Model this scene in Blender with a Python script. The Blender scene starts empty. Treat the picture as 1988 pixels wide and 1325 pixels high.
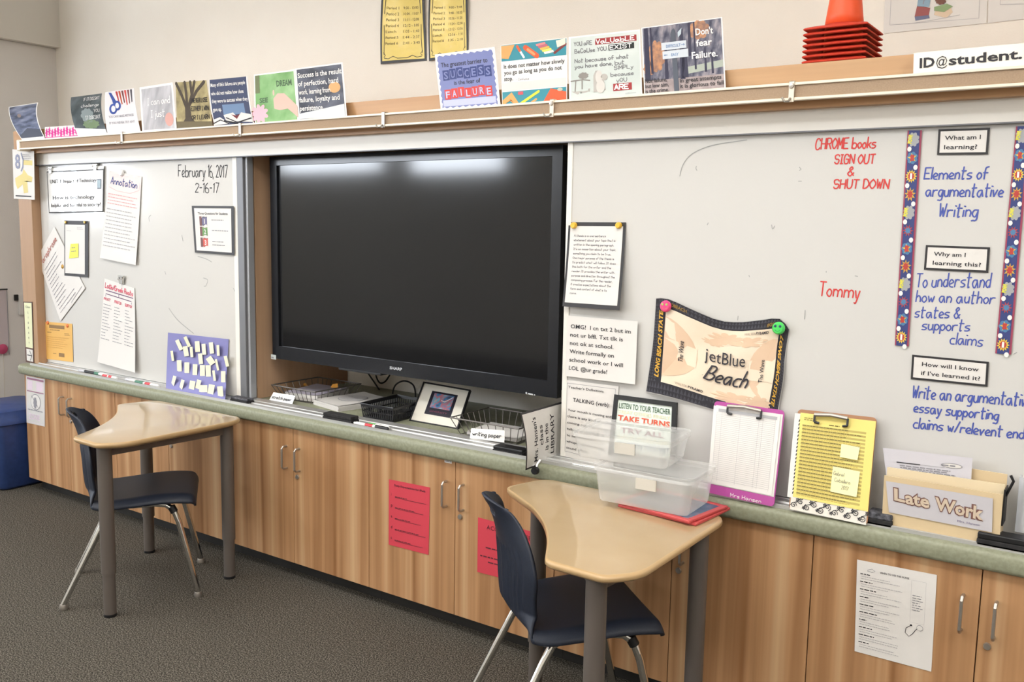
import bpy, math, random
from mathutils import Vector, Matrix
from math import sin, cos, pi, radians, sqrt
SC = bpy.context.scene
COL = SC.collection
random.seed(7)

# ---------------------------------------------------------------- camera
CX, CY, FPX = 994.0, 662.5, 1775.0
EYE = Vector((5.3291, -2.7097, 1.5994))
YAW, PITCH, ROLL = 0.6052, -0.1244, 0.0179
_f = Vector((-sin(YAW)*cos(PITCH), cos(YAW)*cos(PITCH), sin(PITCH)))
_r = Vector((cos(YAW), sin(YAW), 0)); _u = _r.cross(_f)
RIGHT = cos(ROLL)*_r + sin(ROLL)*_u
UP = -sin(ROLL)*_r + cos(ROLL)*_u
FWD = _f
cd = bpy.data.cameras.new('camera'); cam = bpy.data.objects.new('camera', cd); COL.objects.link(cam)
cd.sensor_width = 36; cd.lens = FPX*36/1988; cd.clip_start = 0.05
m = Matrix((RIGHT, UP, -FWD)).transposed().to_4x4(); m.translation = EYE
cam.matrix_world = m; SC.camera = cam
def ray(px, py): return FWD + RIGHT*((px-CX)/FPX) - UP*((py-CY)/FPX)
def onY(px, py, y): d = ray(px, py); return EYE + d*((y-EYE.y)/d.y)
def onX(px, py, x): d = ray(px, py); return EYE + d*((x-EYE.x)/d.x)
def onZ(px, py, z): d = ray(px, py); return EYE + d*((z-EYE.z)/d.z)

# ---------------------------------------------------------------- light
SC.view_settings.view_transform = 'Standard'; SC.view_settings.look = 'None'
SC.view_settings.gamma = 1; SC.view_settings.use_curve_mapping = False
SC.view_settings.exposure = 0.0
wd = bpy.data.worlds.new('sky'); SC.world = wd; wd.use_nodes = True
wd.node_tree.nodes['Background'].inputs[0].default_value = (0.75, 0.85, 1, 1)
wd.node_tree.nodes['Background'].inputs[1].default_value = 0.3
def area(name, loc, look, sx, sy, power, col):
    l = bpy.data.lights.new(name, 'AREA'); l.shape = 'RECTANGLE'; l.size = sx; l.size_y = sy
    l.energy = power; l.color = col
    o = bpy.data.objects.new(name, l); COL.objects.link(o); o.location = loc
    o.rotation_euler = (Vector(look)-Vector(loc)).to_track_quat('-Z', 'Y').to_euler()
    return o
WARM = (0.985, 0.99, 1.0); COOL = (0.84, 0.91, 1.0)
CEIL = 3.3
# two rows of fluorescent lamps, unseen; upward ones added to brighten the upper wall
for i, x in enumerate((1.3, 4.0, 6.7)):
    for j, y in enumerate((-1.5, -4.2)):
        area('unseen_overhead_light', (x, y, 2.78), (x, y, 0), 1.6, 0.3, (16, 21, 23)[i], WARM)
        area('unseen_overhead_light', (x, y, 2.82), (x, y, 5), 1.6, 0.3, (58, 50, 52)[i], WARM)
# daylight: windows in the far left wall, two high windows behind the camera
area('window_light', (-5.55, -3.50, 1.93), (0.3, 0.1, 1.65), 0.62, 0.56, 70, COOL)
area('window_light', (-5.55, -1.6, 1.5), (0, -1.2, 1.0), 1.4, 1.9, 70, COOL)
area('window_light', (-4.1, -5.95, 2.76), (-4.1, 0, 2.5), 1.95, 0.90, 125, COOL)
area('window_light', (-1.85, -5.95, 2.74), (-1.85, 0, 2.5), 1.45, 0.94, 110, COOL)

# ---------------------------------------------------------------- materials
def lin(c):
    c /= 255.0
    return c/12.92 if c <= 0.04045 else ((c+0.055)/1.055)**2.4
def rgb(h):
    if isinstance(h, str): h = h.lstrip('#'); return tuple(lin(int(h[i:i+2], 16)) for i in (0, 2, 4))
    return h
_M = {}
def mat(name, col, rough=0.6, metal=0.0, spec=0.5, alpha=1.0, trans=0.0, coat=0.0, ior=None):
    if name in _M: return _M[name]
    M = bpy.data.materials.new(name); M.use_nodes = True
    b = M.node_tree.nodes['Principled BSDF']
    b.inputs['Base Color'].default_value = (*rgb(col), 1)
    b.inputs['Roughness'].default_value = rough; b.inputs['Metallic'].default_value = metal
    b.inputs['Specular IOR Level'].default_value = spec
    b.inputs['Alpha'].default_value = alpha
    b.inputs['Transmission Weight'].default_value = trans
    b.inputs['Coat Weight'].default_value = coat
    if ior: b.inputs['IOR'].default_value = ior
    _M[name] = M; return M
def nt(M): return M.node_tree.nodes, M.node_tree.links, M.node_tree.nodes['Principled BSDF']
def noise_mat(name, stops, scale=(1, 1, 1), nscale=5, detail=4, rough=0.6, bump=0.0, bscale=200, coat=0.0, spec=0.5, distort=0.0, metal=0.0):
    M = mat(name, stops[0][1], rough, metal, spec, coat=coat); n, l, b = nt(M)
    tc = n.new('ShaderNodeTexCoord'); mp = n.new('ShaderNodeMapping'); mp.inputs['Scale'].default_value = scale
    tx = n.new('ShaderNodeTexNoise'); tx.inputs['Scale'].default_value = nscale; tx.inputs['Detail'].default_value = detail
    tx.inputs['Distortion'].default_value = distort
    rp = n.new('ShaderNodeValToRGB')
    e = rp.color_ramp.elements
    while len(e) < len(stops): e.new(0.5)
    for k, (p, c) in enumerate(stops): e[k].position = p; e[k].color = (*rgb(c), 1)
    l.new(tc.outputs['Object'], mp.inputs[0]); l.new(mp.outputs[0], tx.inputs[0]); l.new(tx.outputs[0], rp.inputs[0]); l.new(rp.outputs[0], b.inputs['Base Color'])
    if bump:
        t2 = n.new('ShaderNodeTexNoise'); t2.inputs['Scale'].default_value = bscale; t2.inputs['Detail'].default_value = 2
        bp = n.new('ShaderNodeBump'); bp.inputs['Strength'].default_value = bump; bp.inputs['Distance'].default_value = 0.004
        l.new(tc.outputs['Object'], t2.inputs[0]); l.new(t2.outputs[0], bp.inputs['Height']); l.new(bp.outputs[0], b.inputs['Normal'])
    return M
def wood(name, a, b_, c, stripe=9.0, rough=0.42, axis='z'):
    """veneer with vertical (or sideways) grain in sheets a few centimetres wide"""
    M = mat(name, a, rough, spec=0.35); n, l, b = nt(M)
    tc = n.new('ShaderNodeTexCoord'); mp = n.new('ShaderNodeMapping'); mp2 = n.new('ShaderNodeMapping')
    s1 = (stripe, stripe, 0.25) if axis == 'z' else (0.6, stripe, stripe)
    s2 = (60, 60, 1.2) if axis == 'z' else (1.2, 60, 60)
    mp.inputs['Scale'].default_value = s1; mp2.inputs['Scale'].default_value = s2
    t1 = n.new('ShaderNodeTexNoise'); t1.inputs['Scale'].default_value = 1.0; t1.inputs['Detail'].default_value = 3; t1.inputs['Distortion'].default_value = 0.3
    t2 = n.new('ShaderNodeTexNoise'); t2.inputs['Scale'].default_value = 1.0; t2.inputs['Detail'].default_value = 4
    r1 = n.new('ShaderNodeValToRGB'); e = r1.color_ramp.elements; e.new(0.5)
    for k, (p, cc) in enumerate(((0.32, a), (0.5, b_), (0.68, c))): e[k].position = p; e[k].color = (*rgb(cc), 1)
    mx = n.new('ShaderNodeMix'); mx.data_type = 'RGBA'; mx.blend_type = 'MULTIPLY'; mx.inputs[0].default_value = 0.22
    l.new(tc.outputs['Object'], mp.inputs[0]); l.new(tc.outputs['Object'], mp2.inputs[0])
    l.new(mp.outputs[0], t1.inputs[0]); l.new(mp2.outputs[0], t2.inputs[0])
    l.new(t1.outputs[0], r1.inputs[0]); l.new(r1.outputs[0], mx.inputs[6]); l.new(t2.outputs[0], mx.inputs[7]); l.new(mx.outputs[2], b.inputs['Base Color'])
    return M
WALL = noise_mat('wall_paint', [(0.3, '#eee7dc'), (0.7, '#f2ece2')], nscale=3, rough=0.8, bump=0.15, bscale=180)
WALL2 = noise_mat('shaded_wall_paint', [(0.3, '#d5d1cd'), (0.7, '#d9d5d1')], nscale=3, rough=0.8, bump=0.15, bscale=180)  # wall paint darkened, the shade of the alcove wall put into its colour
CEILM = mat('ceiling_tile', '#d8d4cc', 0.9)
CARPET = noise_mat('carpet', [(0.36, '#2a2722'), (0.5, '#524d45'), (0.64, '#7f796f')], nscale=190, detail=3, rough=0.95, bump=0.8, bscale=300, spec=0.1)
OAK = wood('cabinet_veneer', '#9a6c45', '#bf9268', '#d2ae85', stripe=15)
OAKP = wood('panel_veneer', '#a98263', '#b89474', '#c4a284', stripe=3)
FASC = wood('fascia_veneer', '#b78a5e', '#c79b70', '#d1a97f', stripe=4, axis='x')
GREEN = noise_mat('green_laminate', [(0.35, '#858770'), (0.65, '#93957e')], nscale=90, detail=2, rough=0.45)
BLACKK = mat('kick_black', '#17150f', 0.7)
ALU = mat('brushed_aluminium', '#cfcfcd', 0.42, 0.65)
ALUD = mat('grey_anodised', '#77787c', 0.45, 0.3)
ALUL = mat('pale_anodised', '#a9abaf', 0.4, 0.3)
CHROME = mat('chrome', '#d6d6d4', 0.09, 1.0)
NICKEL = mat('satin_nickel', '#b5afa7', 0.38, 0.85)
WBOARD = mat('whiteboard_enamel', '#cfcdc9', 0.13, spec=0.38)
HEADER = mat('header_white', '#e9e5dd', 0.35)
CORK = noise_mat('tack_strip', [(0.3, '#a08870'), (0.7, '#ac947b')], nscale=250, detail=2, rough=0.85)
CREAM = mat('cream_metal', '#eee3d0', 0.35)
BLACK = mat('black_plastic', '#17171a', 0.42)
BLACKG = mat('black_gloss_bezel', '#1b1d22', 0.22)
SCREEN = mat('screen_glass', '#111215', 0.09, spec=0.5)
PAPER = mat('paper_white', '#dfdbd6', 0.55)
LAMI = mat('laminated_white', '#dedbd6', 0.2, coat=0.6)
INK = mat('black_ink', '#26242a', 0.6)
GREYINK = mat('grey_ink', '#908e94', 0.7)
PALEINK = mat('pale_ink', '#b7b4b6', 0.7)
BORDER = mat('black_card', '#2b292b', 0.5)
RED = mat('red_marker', '#cf3a36', 0.6)
BLUE = mat('blue_marker', '#4656a6', 0.6)
BLKM = mat('black_marker', '#2c2c2e', 0.6)
SMUDGE = mat('dry_marker_trace', '#9a9b98', 0.6)

# ---------------------------------------------------------------- mesh helpers
def tag(o, label=None, cat=None, group=None, kind=None):
    if label: o['label'] = label
    if cat: o['category'] = cat
    if group: o['group'] = group
    if kind: o['kind'] = kind
    return o
def thing(name, loc, label, cat, group=None, rz=0.0):
    o = bpy.data.objects.new(name, None); COL.objects.link(o); o.empty_display_size = 0.05
    o.location = loc; o.rotation_euler = (0, 0, rz)
    return tag(o, label, cat, group)
def root_loc(o):
    v = Vector((0, 0, 0))
    while o is not None: v += o.location; o = o.parent
    return v
class MB:
    def __init__(s): s.v = []; s.f = []; s.m = []; s.sm = []
    def add(s, vs, fs, mi=0, smooth=False):
        b = len(s.v); s.v += [tuple(v) for v in vs]
        for f in fs: s.f.append(tuple(i+b for i in f)); s.m.append(mi); s.sm.append(smooth)
    def box(s, a, b, mi=0):
        x0, y0, z0 = a; x1, y1, z1 = b
        if x0 > x1: x0, x1 = x1, x0
        if y0 > y1: y0, y1 = y1, y0
        if z0 > z1: z0, z1 = z1, z0
        s.add([(x0, y0, z0), (x1, y0, z0), (x1, y1, z0), (x0, y1, z0), (x0, y0, z1), (x1, y0, z1), (x1, y1, z1), (x0, y1, z1)],
              [(0, 3, 2, 1), (4, 5, 6, 7), (0, 1, 5, 4), (1, 2, 6, 5), (2, 3, 7, 6), (3, 0, 4, 7)], mi); return s
    def prism(s, poly, axis, a, b, mi=0, smooth=False):
        """poly: 2D outline, extruded from a to b along axis (0 x, 1 y, 2 z)"""
        def P(p, t):
            return ((t, p[0], p[1]), (p[0], t, p[1]), (p[0], p[1], t))[axis]
        n = len(poly); vs = [P(p, a) for p in poly]+[P(p, b) for p in poly]
        fs = [tuple(range(n))[::-1], tuple(range(n, 2*n))]
        s.add(vs, fs, mi)
        bq = len(s.v)-2*n
        for i in range(n):
            j = (i+1) % n; s.f.append((bq+i, bq+j, bq+n+j, bq+n+i)); s.m.append(mi); s.sm.append(smooth)
        return s
    def tube(s, path, r, n=8, mi=0, closed=False, caps=True):
        path = [Vector(p) for p in path]; N = len(path); rs = r if isinstance(r, (list, tuple)) else [r]*N
        rings = []; prev = None
        for i, p in enumerate(path):
            a = path[i-1] if (i > 0 or closed) else path[i]; c = path[(i+1) % N] if (i < N-1 or closed) else path[i]
            t = (c-a).normalized()
            if prev is None:
                q = Vector((0, 0, 1)) if abs(t.z) < 0.9 else Vector((1, 0, 0)); e1 = t.cross(q).normalized()
            else:
                e1 = prev-t*prev.dot(t)
                e1 = e1.normalized() if e1.length > 1e-6 else t.cross(Vector((0, 0, 1))).normalized()
            e2 = t.cross(e1); prev = e1
            rings.append([p+(e1*cos(2*pi*k/n)+e2*sin(2*pi*k/n))*rs[i] for k in range(n)])
        vs = [v for R in rings for v in R]; fs = []
        for i in range(N if closed else N-1):
            j = (i+1) % N
            for k in range(n): fs.append((i*n+k, i*n+(k+1) % n, j*n+(k+1) % n, j*n+k))
        s.add(vs, fs, mi, True)
        if caps and not closed:
            b = len(s.v)-len(vs)
            s.f.append(tuple(b+k for k in range(n))[::-1]); s.m.append(mi); s.sm.append(False)
            s.f.append(tuple(b+(N-1)*n+k for k in range(n))); s.m.append(mi); s.sm.append(False)
        return s
    def lathe(s, prof, c=(0, 0, 0), n=24, mi=0, axis=2):
        vs = []; fs = []
        for r, z in prof:
            for k in range(n):
                a = 2*pi*k/n; p = (r*cos(a), r*sin(a), z)
                if axis == 1: p = (r*cos(a), z, r*sin(a))
                if axis == 0: p = (z, r*cos(a), r*sin(a))
                vs.append(Vector(c)+Vector(p))
        for i in range(len(prof)-1):
            for k in range(n): fs.append((i*n+k, i*n+(k+1) % n, (i+1)*n+(k+1) % n, (i+1)*n+k))
        s.add(vs, fs, mi, True); return s
    def grid(s, fn, nu, nv, mi=0, smooth=True):
        vs = [fn(i/nu, j/nv) for j in range(nv+1) for i in range(nu+1)]
        fs = [(j*(nu+1)+i, j*(nu+1)+i+1, (j+1)*(nu+1)+i+1, (j+1)*(nu+1)+i) for j in range(nv) for i in range(nu)]
        s.add(vs, fs, mi, smooth); return s
    def xf(s, M): s.v = [tuple(M @ Vector(v)) for v in s.v]; return s
    def build(s, name, mats, parent=None, loc=None, local=False, bevel=0, seg=2, solid=0, subsurf=0, angle=40, recalc=True):
        """world-space mesh; loc is the origin of a single-mesh thing; local=True keeps coordinates as they are"""
        if not isinstance(mats, (list, tuple)): mats = [mats]
        off = Vector((0, 0, 0))
        if not local: off = root_loc(parent) if parent is not None else (Vector(loc) if loc is not None else off)
        me = bpy.data.meshes.new(name)
        me.from_pydata([tuple(Vector(v)-off) for v in s.v], [], s.f)
        for M in mats: me.materials.append(M)
        me.polygons.foreach_set('material_index', s.m); me.polygons.foreach_set('use_smooth', s.sm)
        if recalc:
            import bmesh
            bm = bmesh.new(); bm.from_mesh(me); bmesh.ops.recalc_face_normals(bm, faces=bm.faces); bm.to_mesh(me); bm.free()
        o = bpy.data.objects.new(name, me); COL.objects.link(o)
        if parent is not None: o.parent = parent
        elif loc is not None: o.location = loc
        if any(s.sm): me.set_sharp_from_angle(angle=radians(angle))
        if solid:
            q = o.modifiers.new('thick', 'SOLIDIFY'); q.thickness = solid; q.offset = 0
        if subsurf:
            q = o.modifiers.new('sub', 'SUBSURF'); q.levels = subsurf; q.render_levels = subsurf
        if bevel:
            q = o.modifiers.new('bev', 'BEVEL'); q.width = bevel; q.segments = seg; q.limit_method = 'ANGLE'; q.angle_limit = radians(40); q.harden_normals = False
        return o
def copy_tree(o, parent=None):
    c = o.copy(); COL.objects.link(c)
    if parent is not None: c.parent = parent
    for ch in list(o.children): copy_tree(ch, c)
    return c
def structure(o): o['kind'] = 'structure'; return o

# ---------------------------------------------------------------- lettering
_G = {}
def glyphs(text, bold=0.0, shear=0.0):
    k = (text, bold, shear)
    if k in _G: return _G[k]
    cu = bpy.data.curves.new('t', 'FONT'); cu.body = text; cu.size = 1; cu.resolution_u = 2; cu.offset = bold; cu.shear = shear
    o = bpy.data.objects.new('t', cu); me = o.to_mesh()
    vs = [(v.co.x, v.co.y) for v in me.vertices]; fs = [tuple(p.vertices) for p in me.polygons]
    o.to_mesh_clear(); bpy.data.objects.remove(o); bpy.data.curves.remove(cu)
    x0 = min([v[0] for v in vs] or [0]); x1 = max([v[0] for v in vs] or [0])
    _G[k] = ([(a-x0, b) for a, b in vs], fs, x1-x0); return _G[k]
HAND = {'a': '35150403122234/3542', 'b': '0802/0415354443321203', 'c': '351504031232', 'd': '35150403122233/3832', 'e': '0334251504031232', 'f': '38281712/0535',
 'g': '35150403122234/3531201000', 'h': '0802/0415253432', 'i': '0502/0707', 'j': '151100/1717', 'k': '0802/3503/1432', 'l': '0802', 'm': '0502/0415253432/3445556462',
 'n': '0502/0415253432', 'o': '150403122233342515', 'p': '0500/0415253433221203', 'q': '35150403122233/3530', 'r': '0502/04152535', 's': '351504332202', 't': '181222/0636',
 'u': '0503122233/3532', 'v': '0512/1235', 'w': '0512/1224/2432/3245', 'x': '0532/0235', 'y': '0512/351000', 'z': '0535/3502/0232',
 'A': '0228/2842/1434', 'B': '0802/0828372505/25443202', 'C': '4738180604123243', 'D': '0802/082846442202', 'E': '0802/0848/0535/0242', 'F': '0802/0848/0535',
 'G': '473818060412324345/2545', 'H': '0802/4842/0545', 'I': '1812/0828/0222', 'J': '3833221203', 'K': '0802/4805/1642', 'L': '0802/0242', 'M': '0208/0824/2448/4842',
 'N': '0208/0842/4248', 'O': '28060422444628', 'P': '0802/083847463505', 'Q': '28060422444628/2342', 'R': '0802/083847463505/2542', 'S': '47381807153544321203', 'T': '2822/0848',
 'U': '080412324448', 'V': '0822/2248', 'W': '0812/1226/2632/3248', 'X': '0842/0248', 'Y': '0825/4825/2522', 'Z': '0848/4802/0242',
 '0': '18060412233637 18'.replace(' ', ''), '1': '0718/1812', '2': '0718373602/0232', '3': '0828371505/15354432 02'.replace(' ', ''), '4': '2804/0444/3832', '5': '3808/0805/0535443202',
 '6': '28060312323415 04'.replace(' ', ''), '7': '0838/3812', '8': '1807363412032518', '9': '3518060535/3732', '.': '0202', ',': '0201', '!': '0804/0202', '?': '0718373624/2222',
 "'": '0807', '-': '0525', '/': '0238', '&': '4216172837260403122244', ':': '0505/0202', '(': '18060412', ')': '08161402', '+': '2723/0545'}
def smooth_path(pts, n=4):
    if len(pts) < 3: return pts
    out = []
    for i in range(len(pts)-1):
        p0 = pts[max(i-1, 0)]; p1 = pts[i]; p2 = pts[i+1]; p3 = pts[min(i+2, len(pts)-1)]
        for k in range(n):
            t = k/n; t2 = t*t; t3 = t2*t
            out.append(tuple(0.5*(2*p1[c]+(-p0[c]+p2[c])*t+(2*p0[c]-5*p1[c]+4*p2[c]-p3[c])*t2+(-p0[c]+3*p1[c]-3*p2[c]+p3[c])*t3) for c in (0, 1)))
    out.append(pts[-1]); return out
def hand_strokes(text, slant=0.08, jit=0.12, seed=0):
    """strokes in units where cap height = 1 and baseline = 0; returns strokes, width"""
    rnd = random.Random(text+str(seed)); x = 0.0; out = []
    for ch in text:
        if ch == ' ': x += 2.6; continue
        g = HAND.get(ch)
        if g is None: x += 2; continue
        w = 0
        dy = rnd.uniform(-jit, jit)
        for st in g.split('/'):
            pts = [(int(st[i]), int(st[i+1])) for i in range(0, len(st)-1, 2)]
            w = max(w, max(p[0] for p in pts))
            pts = [(p[0]+rnd.uniform(-jit, jit), p[1]+dy+rnd.uniform(-jit, jit)) for p in pts]
            if ch in 'EFHIKLMNTVWXYZAvwxz': sp = pts
            else: sp = smooth_path(pts)
            out.append([((x+p[0]+(p[1]-2)*slant)/6.0, (p[1]-2)/6.0) for p in sp])
        x += w+1.35
    return out, x/6.0
def ribbon(pts, w):
    """flat stroke of width w along a 2D path"""
    P = [Vector((p[0], p[1])) for p in pts]
    if len(P) == 1: P = [P[0], P[0]+Vector((w*0.3, 0))]
    if (P[-1]-P[0]).length < w*0.6 and len(P) <= 3: P = [P[0], P[0]+Vector((w*0.7, -w*0.2))]
    vs = []; fs = []
    d0 = (P[1]-P[0]).normalized() if (P[1]-P[0]).length else Vector((1, 0)); d1 = (P[-1]-P[-2]).normalized() if (P[-1]-P[-2]).length else d0
    P = [P[0]-d0*w*0.4]+P+[P[-1]+d1*w*0.4]
    n = len(P)
    for i, p in enumerate(P):
        a = P[max(i-1, 0)]; b = P[min(i+1, n-1)]; d = (b-a)
        d = d.normalized() if d.length > 1e-9 else Vector((1, 0))
        nn = Vector((-d.y, d.x))*(w/2*(0.55 if i in (0, n-1) else 1))
        vs += [tuple(p+nn), tuple(p-nn)]
    for i in range(n-1): fs.append((2*i, 2*i+1, 2*i+3, 2*i+2))
    return vs, fs

class Sheet:
    """a flat printed thing laid out in its own metres (x right, y up), then carried onto a bent sheet"""
    def __init__(s, w, h, paper=None, x0=0, y0=0):
        s.w, s.h = w, h; s.mats = []; s.P = []; s.lo = (x0, y0)
        if paper is not None: s.rect(x0, y0, w, h, paper, 0)
    def mi(s, M):
        if M not in s.mats: s.mats.append(M)
        return s.mats.index(M)
    def rect(s, x0, y0, x1, y1, M, L=1, step=0.03):
        nx = max(1, min(24, int(abs(x1-x0)/step))); ny = max(1, min(24, int(abs(y1-y0)/step)))
        vs = [(x0+(x1-x0)*i/nx, y0+(y1-y0)*j/ny) for j in range(ny+1) for i in range(nx+1)]
        fs = [(j*(nx+1)+i, j*(nx+1)+i+1, (j+1)*(nx+1)+i+1, (j+1)*(nx+1)+i) for j in range(ny) for i in range(nx)]
        s.P.append((vs, fs, s.mi(M), L)); return s
    def frame(s, x0, y0, x1, y1, t, M, L=1):
        s.rect(x0, y0, x1, y0+t, M, L); s.rect(x0, y1-t, x1, y1, M, L); s.rect(x0, y0+t, x0+t, y1-t, M, L); s.rect(x1-t, y0+t, x1, y1-t, M, L); return s
    def poly(s, pts, M, L=1):
        c = (sum(p[0] for p in pts)/len(pts), sum(p[1] for p in pts)/len(pts)); n = len(pts)
        s.P.append(([c]+list(pts), [(0, 1+i, 1+(i+1) % n) for i in range(n)], s.mi(M), L)); return s
    def ell(s, cx, cy, rx, ry, M, L=1, n=18, rot=0):
        return s.poly([(cx+rx*cos(2*pi*k/n)*cos(rot)-ry*sin(2*pi*k/n)*sin(rot), cy+rx*cos(2*pi*k/n)*sin(rot)+ry*sin(2*pi*k/n)*cos(rot)) for k in range(n)], M, L)
    def star(s, cx, cy, r0, r1, n, M, L=1, sy=1.0, ph=0.0):
        return s.poly([(cx+(r0 if k % 2 else r1)*cos(pi*k/n+ph), cy+(r0 if k % 2 else r1)*sin(pi*k/n+ph)*sy) for k in range(2*n)], M, L)
    def blob(s, cx, cy, rx, ry, M, L=1, n=9, seed=1, amp=0.18):
        r = random.Random(seed); N = n*4
        return s.poly([(cx+rx*cos(2*pi*k/N)*(1+amp*abs(sin(n*pi*k/N))-amp/2+r.uniform(-.03, .03)), cy+ry*sin(2*pi*k/N)*(1+amp*abs(sin(n*pi*k/N))-amp/2)) for k in range(N)], M, L)
    def line(s, pts, w, M, L=2):
        v, f = ribbon(pts, w); s.P.append((v, f, s.mi(M), L)); return s
    def text(s, t, x, y, size, M, bold=0.0, xs=1.0, fit=None, align='l', shear=0.0, L=2, rot=0.0):
        """size = cap height"""
        vs, fs, w = glyphs(t, bold, shear); k = size/0.73
        if fit: xs = fit/(w*k) if w else 1
        W = w*k*xs; ox = {'l': 0, 'c': -W/2, 'r': -W}[align]; c, sn = cos(rot), sin(rot)
        out = []
        for a, b in vs:
            u = a*k*xs+ox; v = b*k; out.append((x+u*c-v*sn, y+u*sn+v*c))
        s.P.append((out, fs, s.mi(M), L)); return s
    def hand(s, t, x, y, size, M, w=None, fit=None, align='l', slant=0.08, jit=0.12, L=2, rot=0.0, seed=0):
        st, W = hand_strokes(t, slant, jit, seed); k = size; kx = size
        if fit: kx = fit/W
        if w is None: w = size*0.12
        ox = {'l': 0, 'c': -W*kx/2, 'r': -W*kx}[align]; c, sn = cos(rot), sin(rot); V = []; F = []
        for q, p in enumerate(st):
            vv, ff = ribbon([((a*kx+ox), b*k) for a, b in p], w); b0 = len(V)
            V += [(x+a*c-b*sn, y+a*sn+b*c, 0.03*(q % 9)+0.004*(i//2)) for i, (a, b) in enumerate(vv)]; F += [tuple(i+b0 for i in f) for f in ff]
        s.P.append((V, F, s.mi(M), L)); return s
    def greek(s, x0, x1, ytop, dy, n, M, hh=None, seed=0, L=2, ragged=0.35, indent=0.0):
        """rows of words too small to read"""
        r = random.Random(seed); hh = hh or dy*0.32; V = []; F = []
        for k in range(n):
            y = ytop-k*dy; x = x0+(indent if k % 4 else 0); end = x1-(x1-x0)*r.uniform(0, ragged)
            while x < end:
                w = min(r.uniform(1.2, 4.5)*hh*1.3, end-x); b = len(V)
                V += [(x, y), (x+w, y), (x+w, y+hh), (x, y+hh)]; F.append((b, b+1, b+2, b+3)); x += w+hh*0.9
        s.P.append((V, F, s.mi(M), L)); return s
    def build(s, name, c, disp=None, parent=None, loc='auto', gap=0.0007, local=False, fn=None):
        """c: 3D corners TL, TR, BR, BL of the area (0..w, 0..h)"""
        TL, TR, BR, BL = [Vector(q) for q in c]
        N = (TR-TL+BR-BL).cross(TL-BL+TR-BR).normalized()
        mb = MB()
        for vs, fs, mi, L in s.P:
            out = []
            for q in vs:
                x, y = q[0], q[1]; lift = q[2] if len(q) > 2 else 0
                a = x/s.w; b = y/s.h
                p = fn(a, b) if fn else BL*(1-a)*(1-b)+BR*a*(1-b)+TR*a*b+TL*(1-a)*b
                d = disp(a, b) if disp else 0
                if isinstance(d, Vector): p = p+d
                else: p = p+N*d
                out.append(p+N*((L+lift)*gap))
            mb.add(out, fs, mi, L == 0)
        if parent is not None: loc = None
        elif isinstance(loc, str): loc = (BL+BR)/2
        return mb.build(name, s.mats, parent, loc, recalc=False, local=local, angle=80)
def quad(pts, y, dy=(0, 0, 0, 0)): return [onY(p[0], p[1], y+dy[i]) for i, p in enumerate(pts)]
def dims(c): return ((c[1]-c[0]).length+(c[2]-c[3]).length)/2, ((c[0]-c[3]).length+(c[1]-c[2]).length)/2
# ================================================================ room shell
ZK, ZE, ZT = 0.078, 0.698, 0.757      # toe kick top, counter underside, counter top
WY = 0.755                            # back wall
DW = 0.4572                           # one cabinet door
XR = 9.0; XL = -5.6; YF = -6.0
structure(MB().box((XL, YF, -0.05), (XR, WY, 0)).build('floor', CARPET))
structure(MB().box((-0.862, WY, 0), (XR, WY+0.1, CEIL)).build('wall_back', WALL))
# the side wall of the alcove: a stub with a dropped soffit over it
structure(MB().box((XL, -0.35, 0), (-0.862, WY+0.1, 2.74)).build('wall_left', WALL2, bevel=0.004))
structure(MB().box((XL, -0.35, 2.74), (-0.80, WY, CEIL)).build('trim_1', CEILM))
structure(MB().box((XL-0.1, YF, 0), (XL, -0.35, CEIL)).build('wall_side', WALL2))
structure(MB().box((XR, YF, 0), (XR+0.1, WY, CEIL)).build('wall_right', WALL))
structure(MB().box((XL, YF-0.1, 0), (XR, YF, CEIL)).build('wall_front', WALL))
structure(MB().box((XL, YF, CEIL), (XR, WY, CEIL+0.05)).build('ceiling', CEILM))

# ================================================================ base cabinets
KICK = mat('rubber_kick', '#1d1a16', 0.6)
def cabinet(k0, label):
    x0, x1 = k0*DW, (k0+2)*DW; xm = (k0+1)*DW; g = 0.0015
    t = thing('base_cabinet', ((x0+x1)/2, 0.3, 0), label, 'cabinet', 'wooden base cabinets under the green worktop')
    MB().box((x0+0.0005, 0.021, ZK), (x1-0.0005, WY-0.005, ZE-0.001)).build('carcass', OAK, t)
    MB().box((x0+0.0005, 0.075, 0.001), (x1-0.0005, 0.6, ZK-0.0005)).build('toe_kick', KICK, t)
    for j, (a, b) in enumerate(((x0, xm), (xm, x1))):
        d = MB().box((a+g, 0.0, ZK), (b-g, 0.019, ZE-0.004)).build('door', OAK, t, bevel=0.001)
        hx = (b-0.042) if j == 0 else (a+0.040)
        zt, zb = 0.612, 0.512
        pts = [(hx, 0.001, zt), (hx, -0.022, zt), (hx, -0.030, zt-0.008), (hx, -0.030, zb+0.008), (hx, -0.022, zb), (hx, 0.001, zb)]
        tag(MB().tube(pts, 0.0048, 8).build('handle', NICKEL, d), 'satin nickel bar handle')
        if j == 1:
            tag(MB().lathe([(0.0001, -0.006), (0.009, -0.006), (0.0105, -0.003), (0.0105, 0.001)], (a+0.026, 0, 0.482), 14, axis=1).build('lock', NICKEL, d), 'round metal cam lock')
    return t
cabinet(0, 'wooden two-door cabinet at the far left end with a maroon and white sheet on it')
cabinet(2, 'wooden two-door cabinet mostly hidden behind the left student desk')
cabinet(4, 'wooden two-door cabinet with bare doors between the left desk and the red sheets')
cabinet(6, 'wooden two-door cabinet with two red sheets taped to its doors')
cabinet(8, 'wooden two-door cabinet behind the right student desk')
cabinet(10, 'wooden two-door cabinet at the right with a white sheet on its left door')

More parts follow.
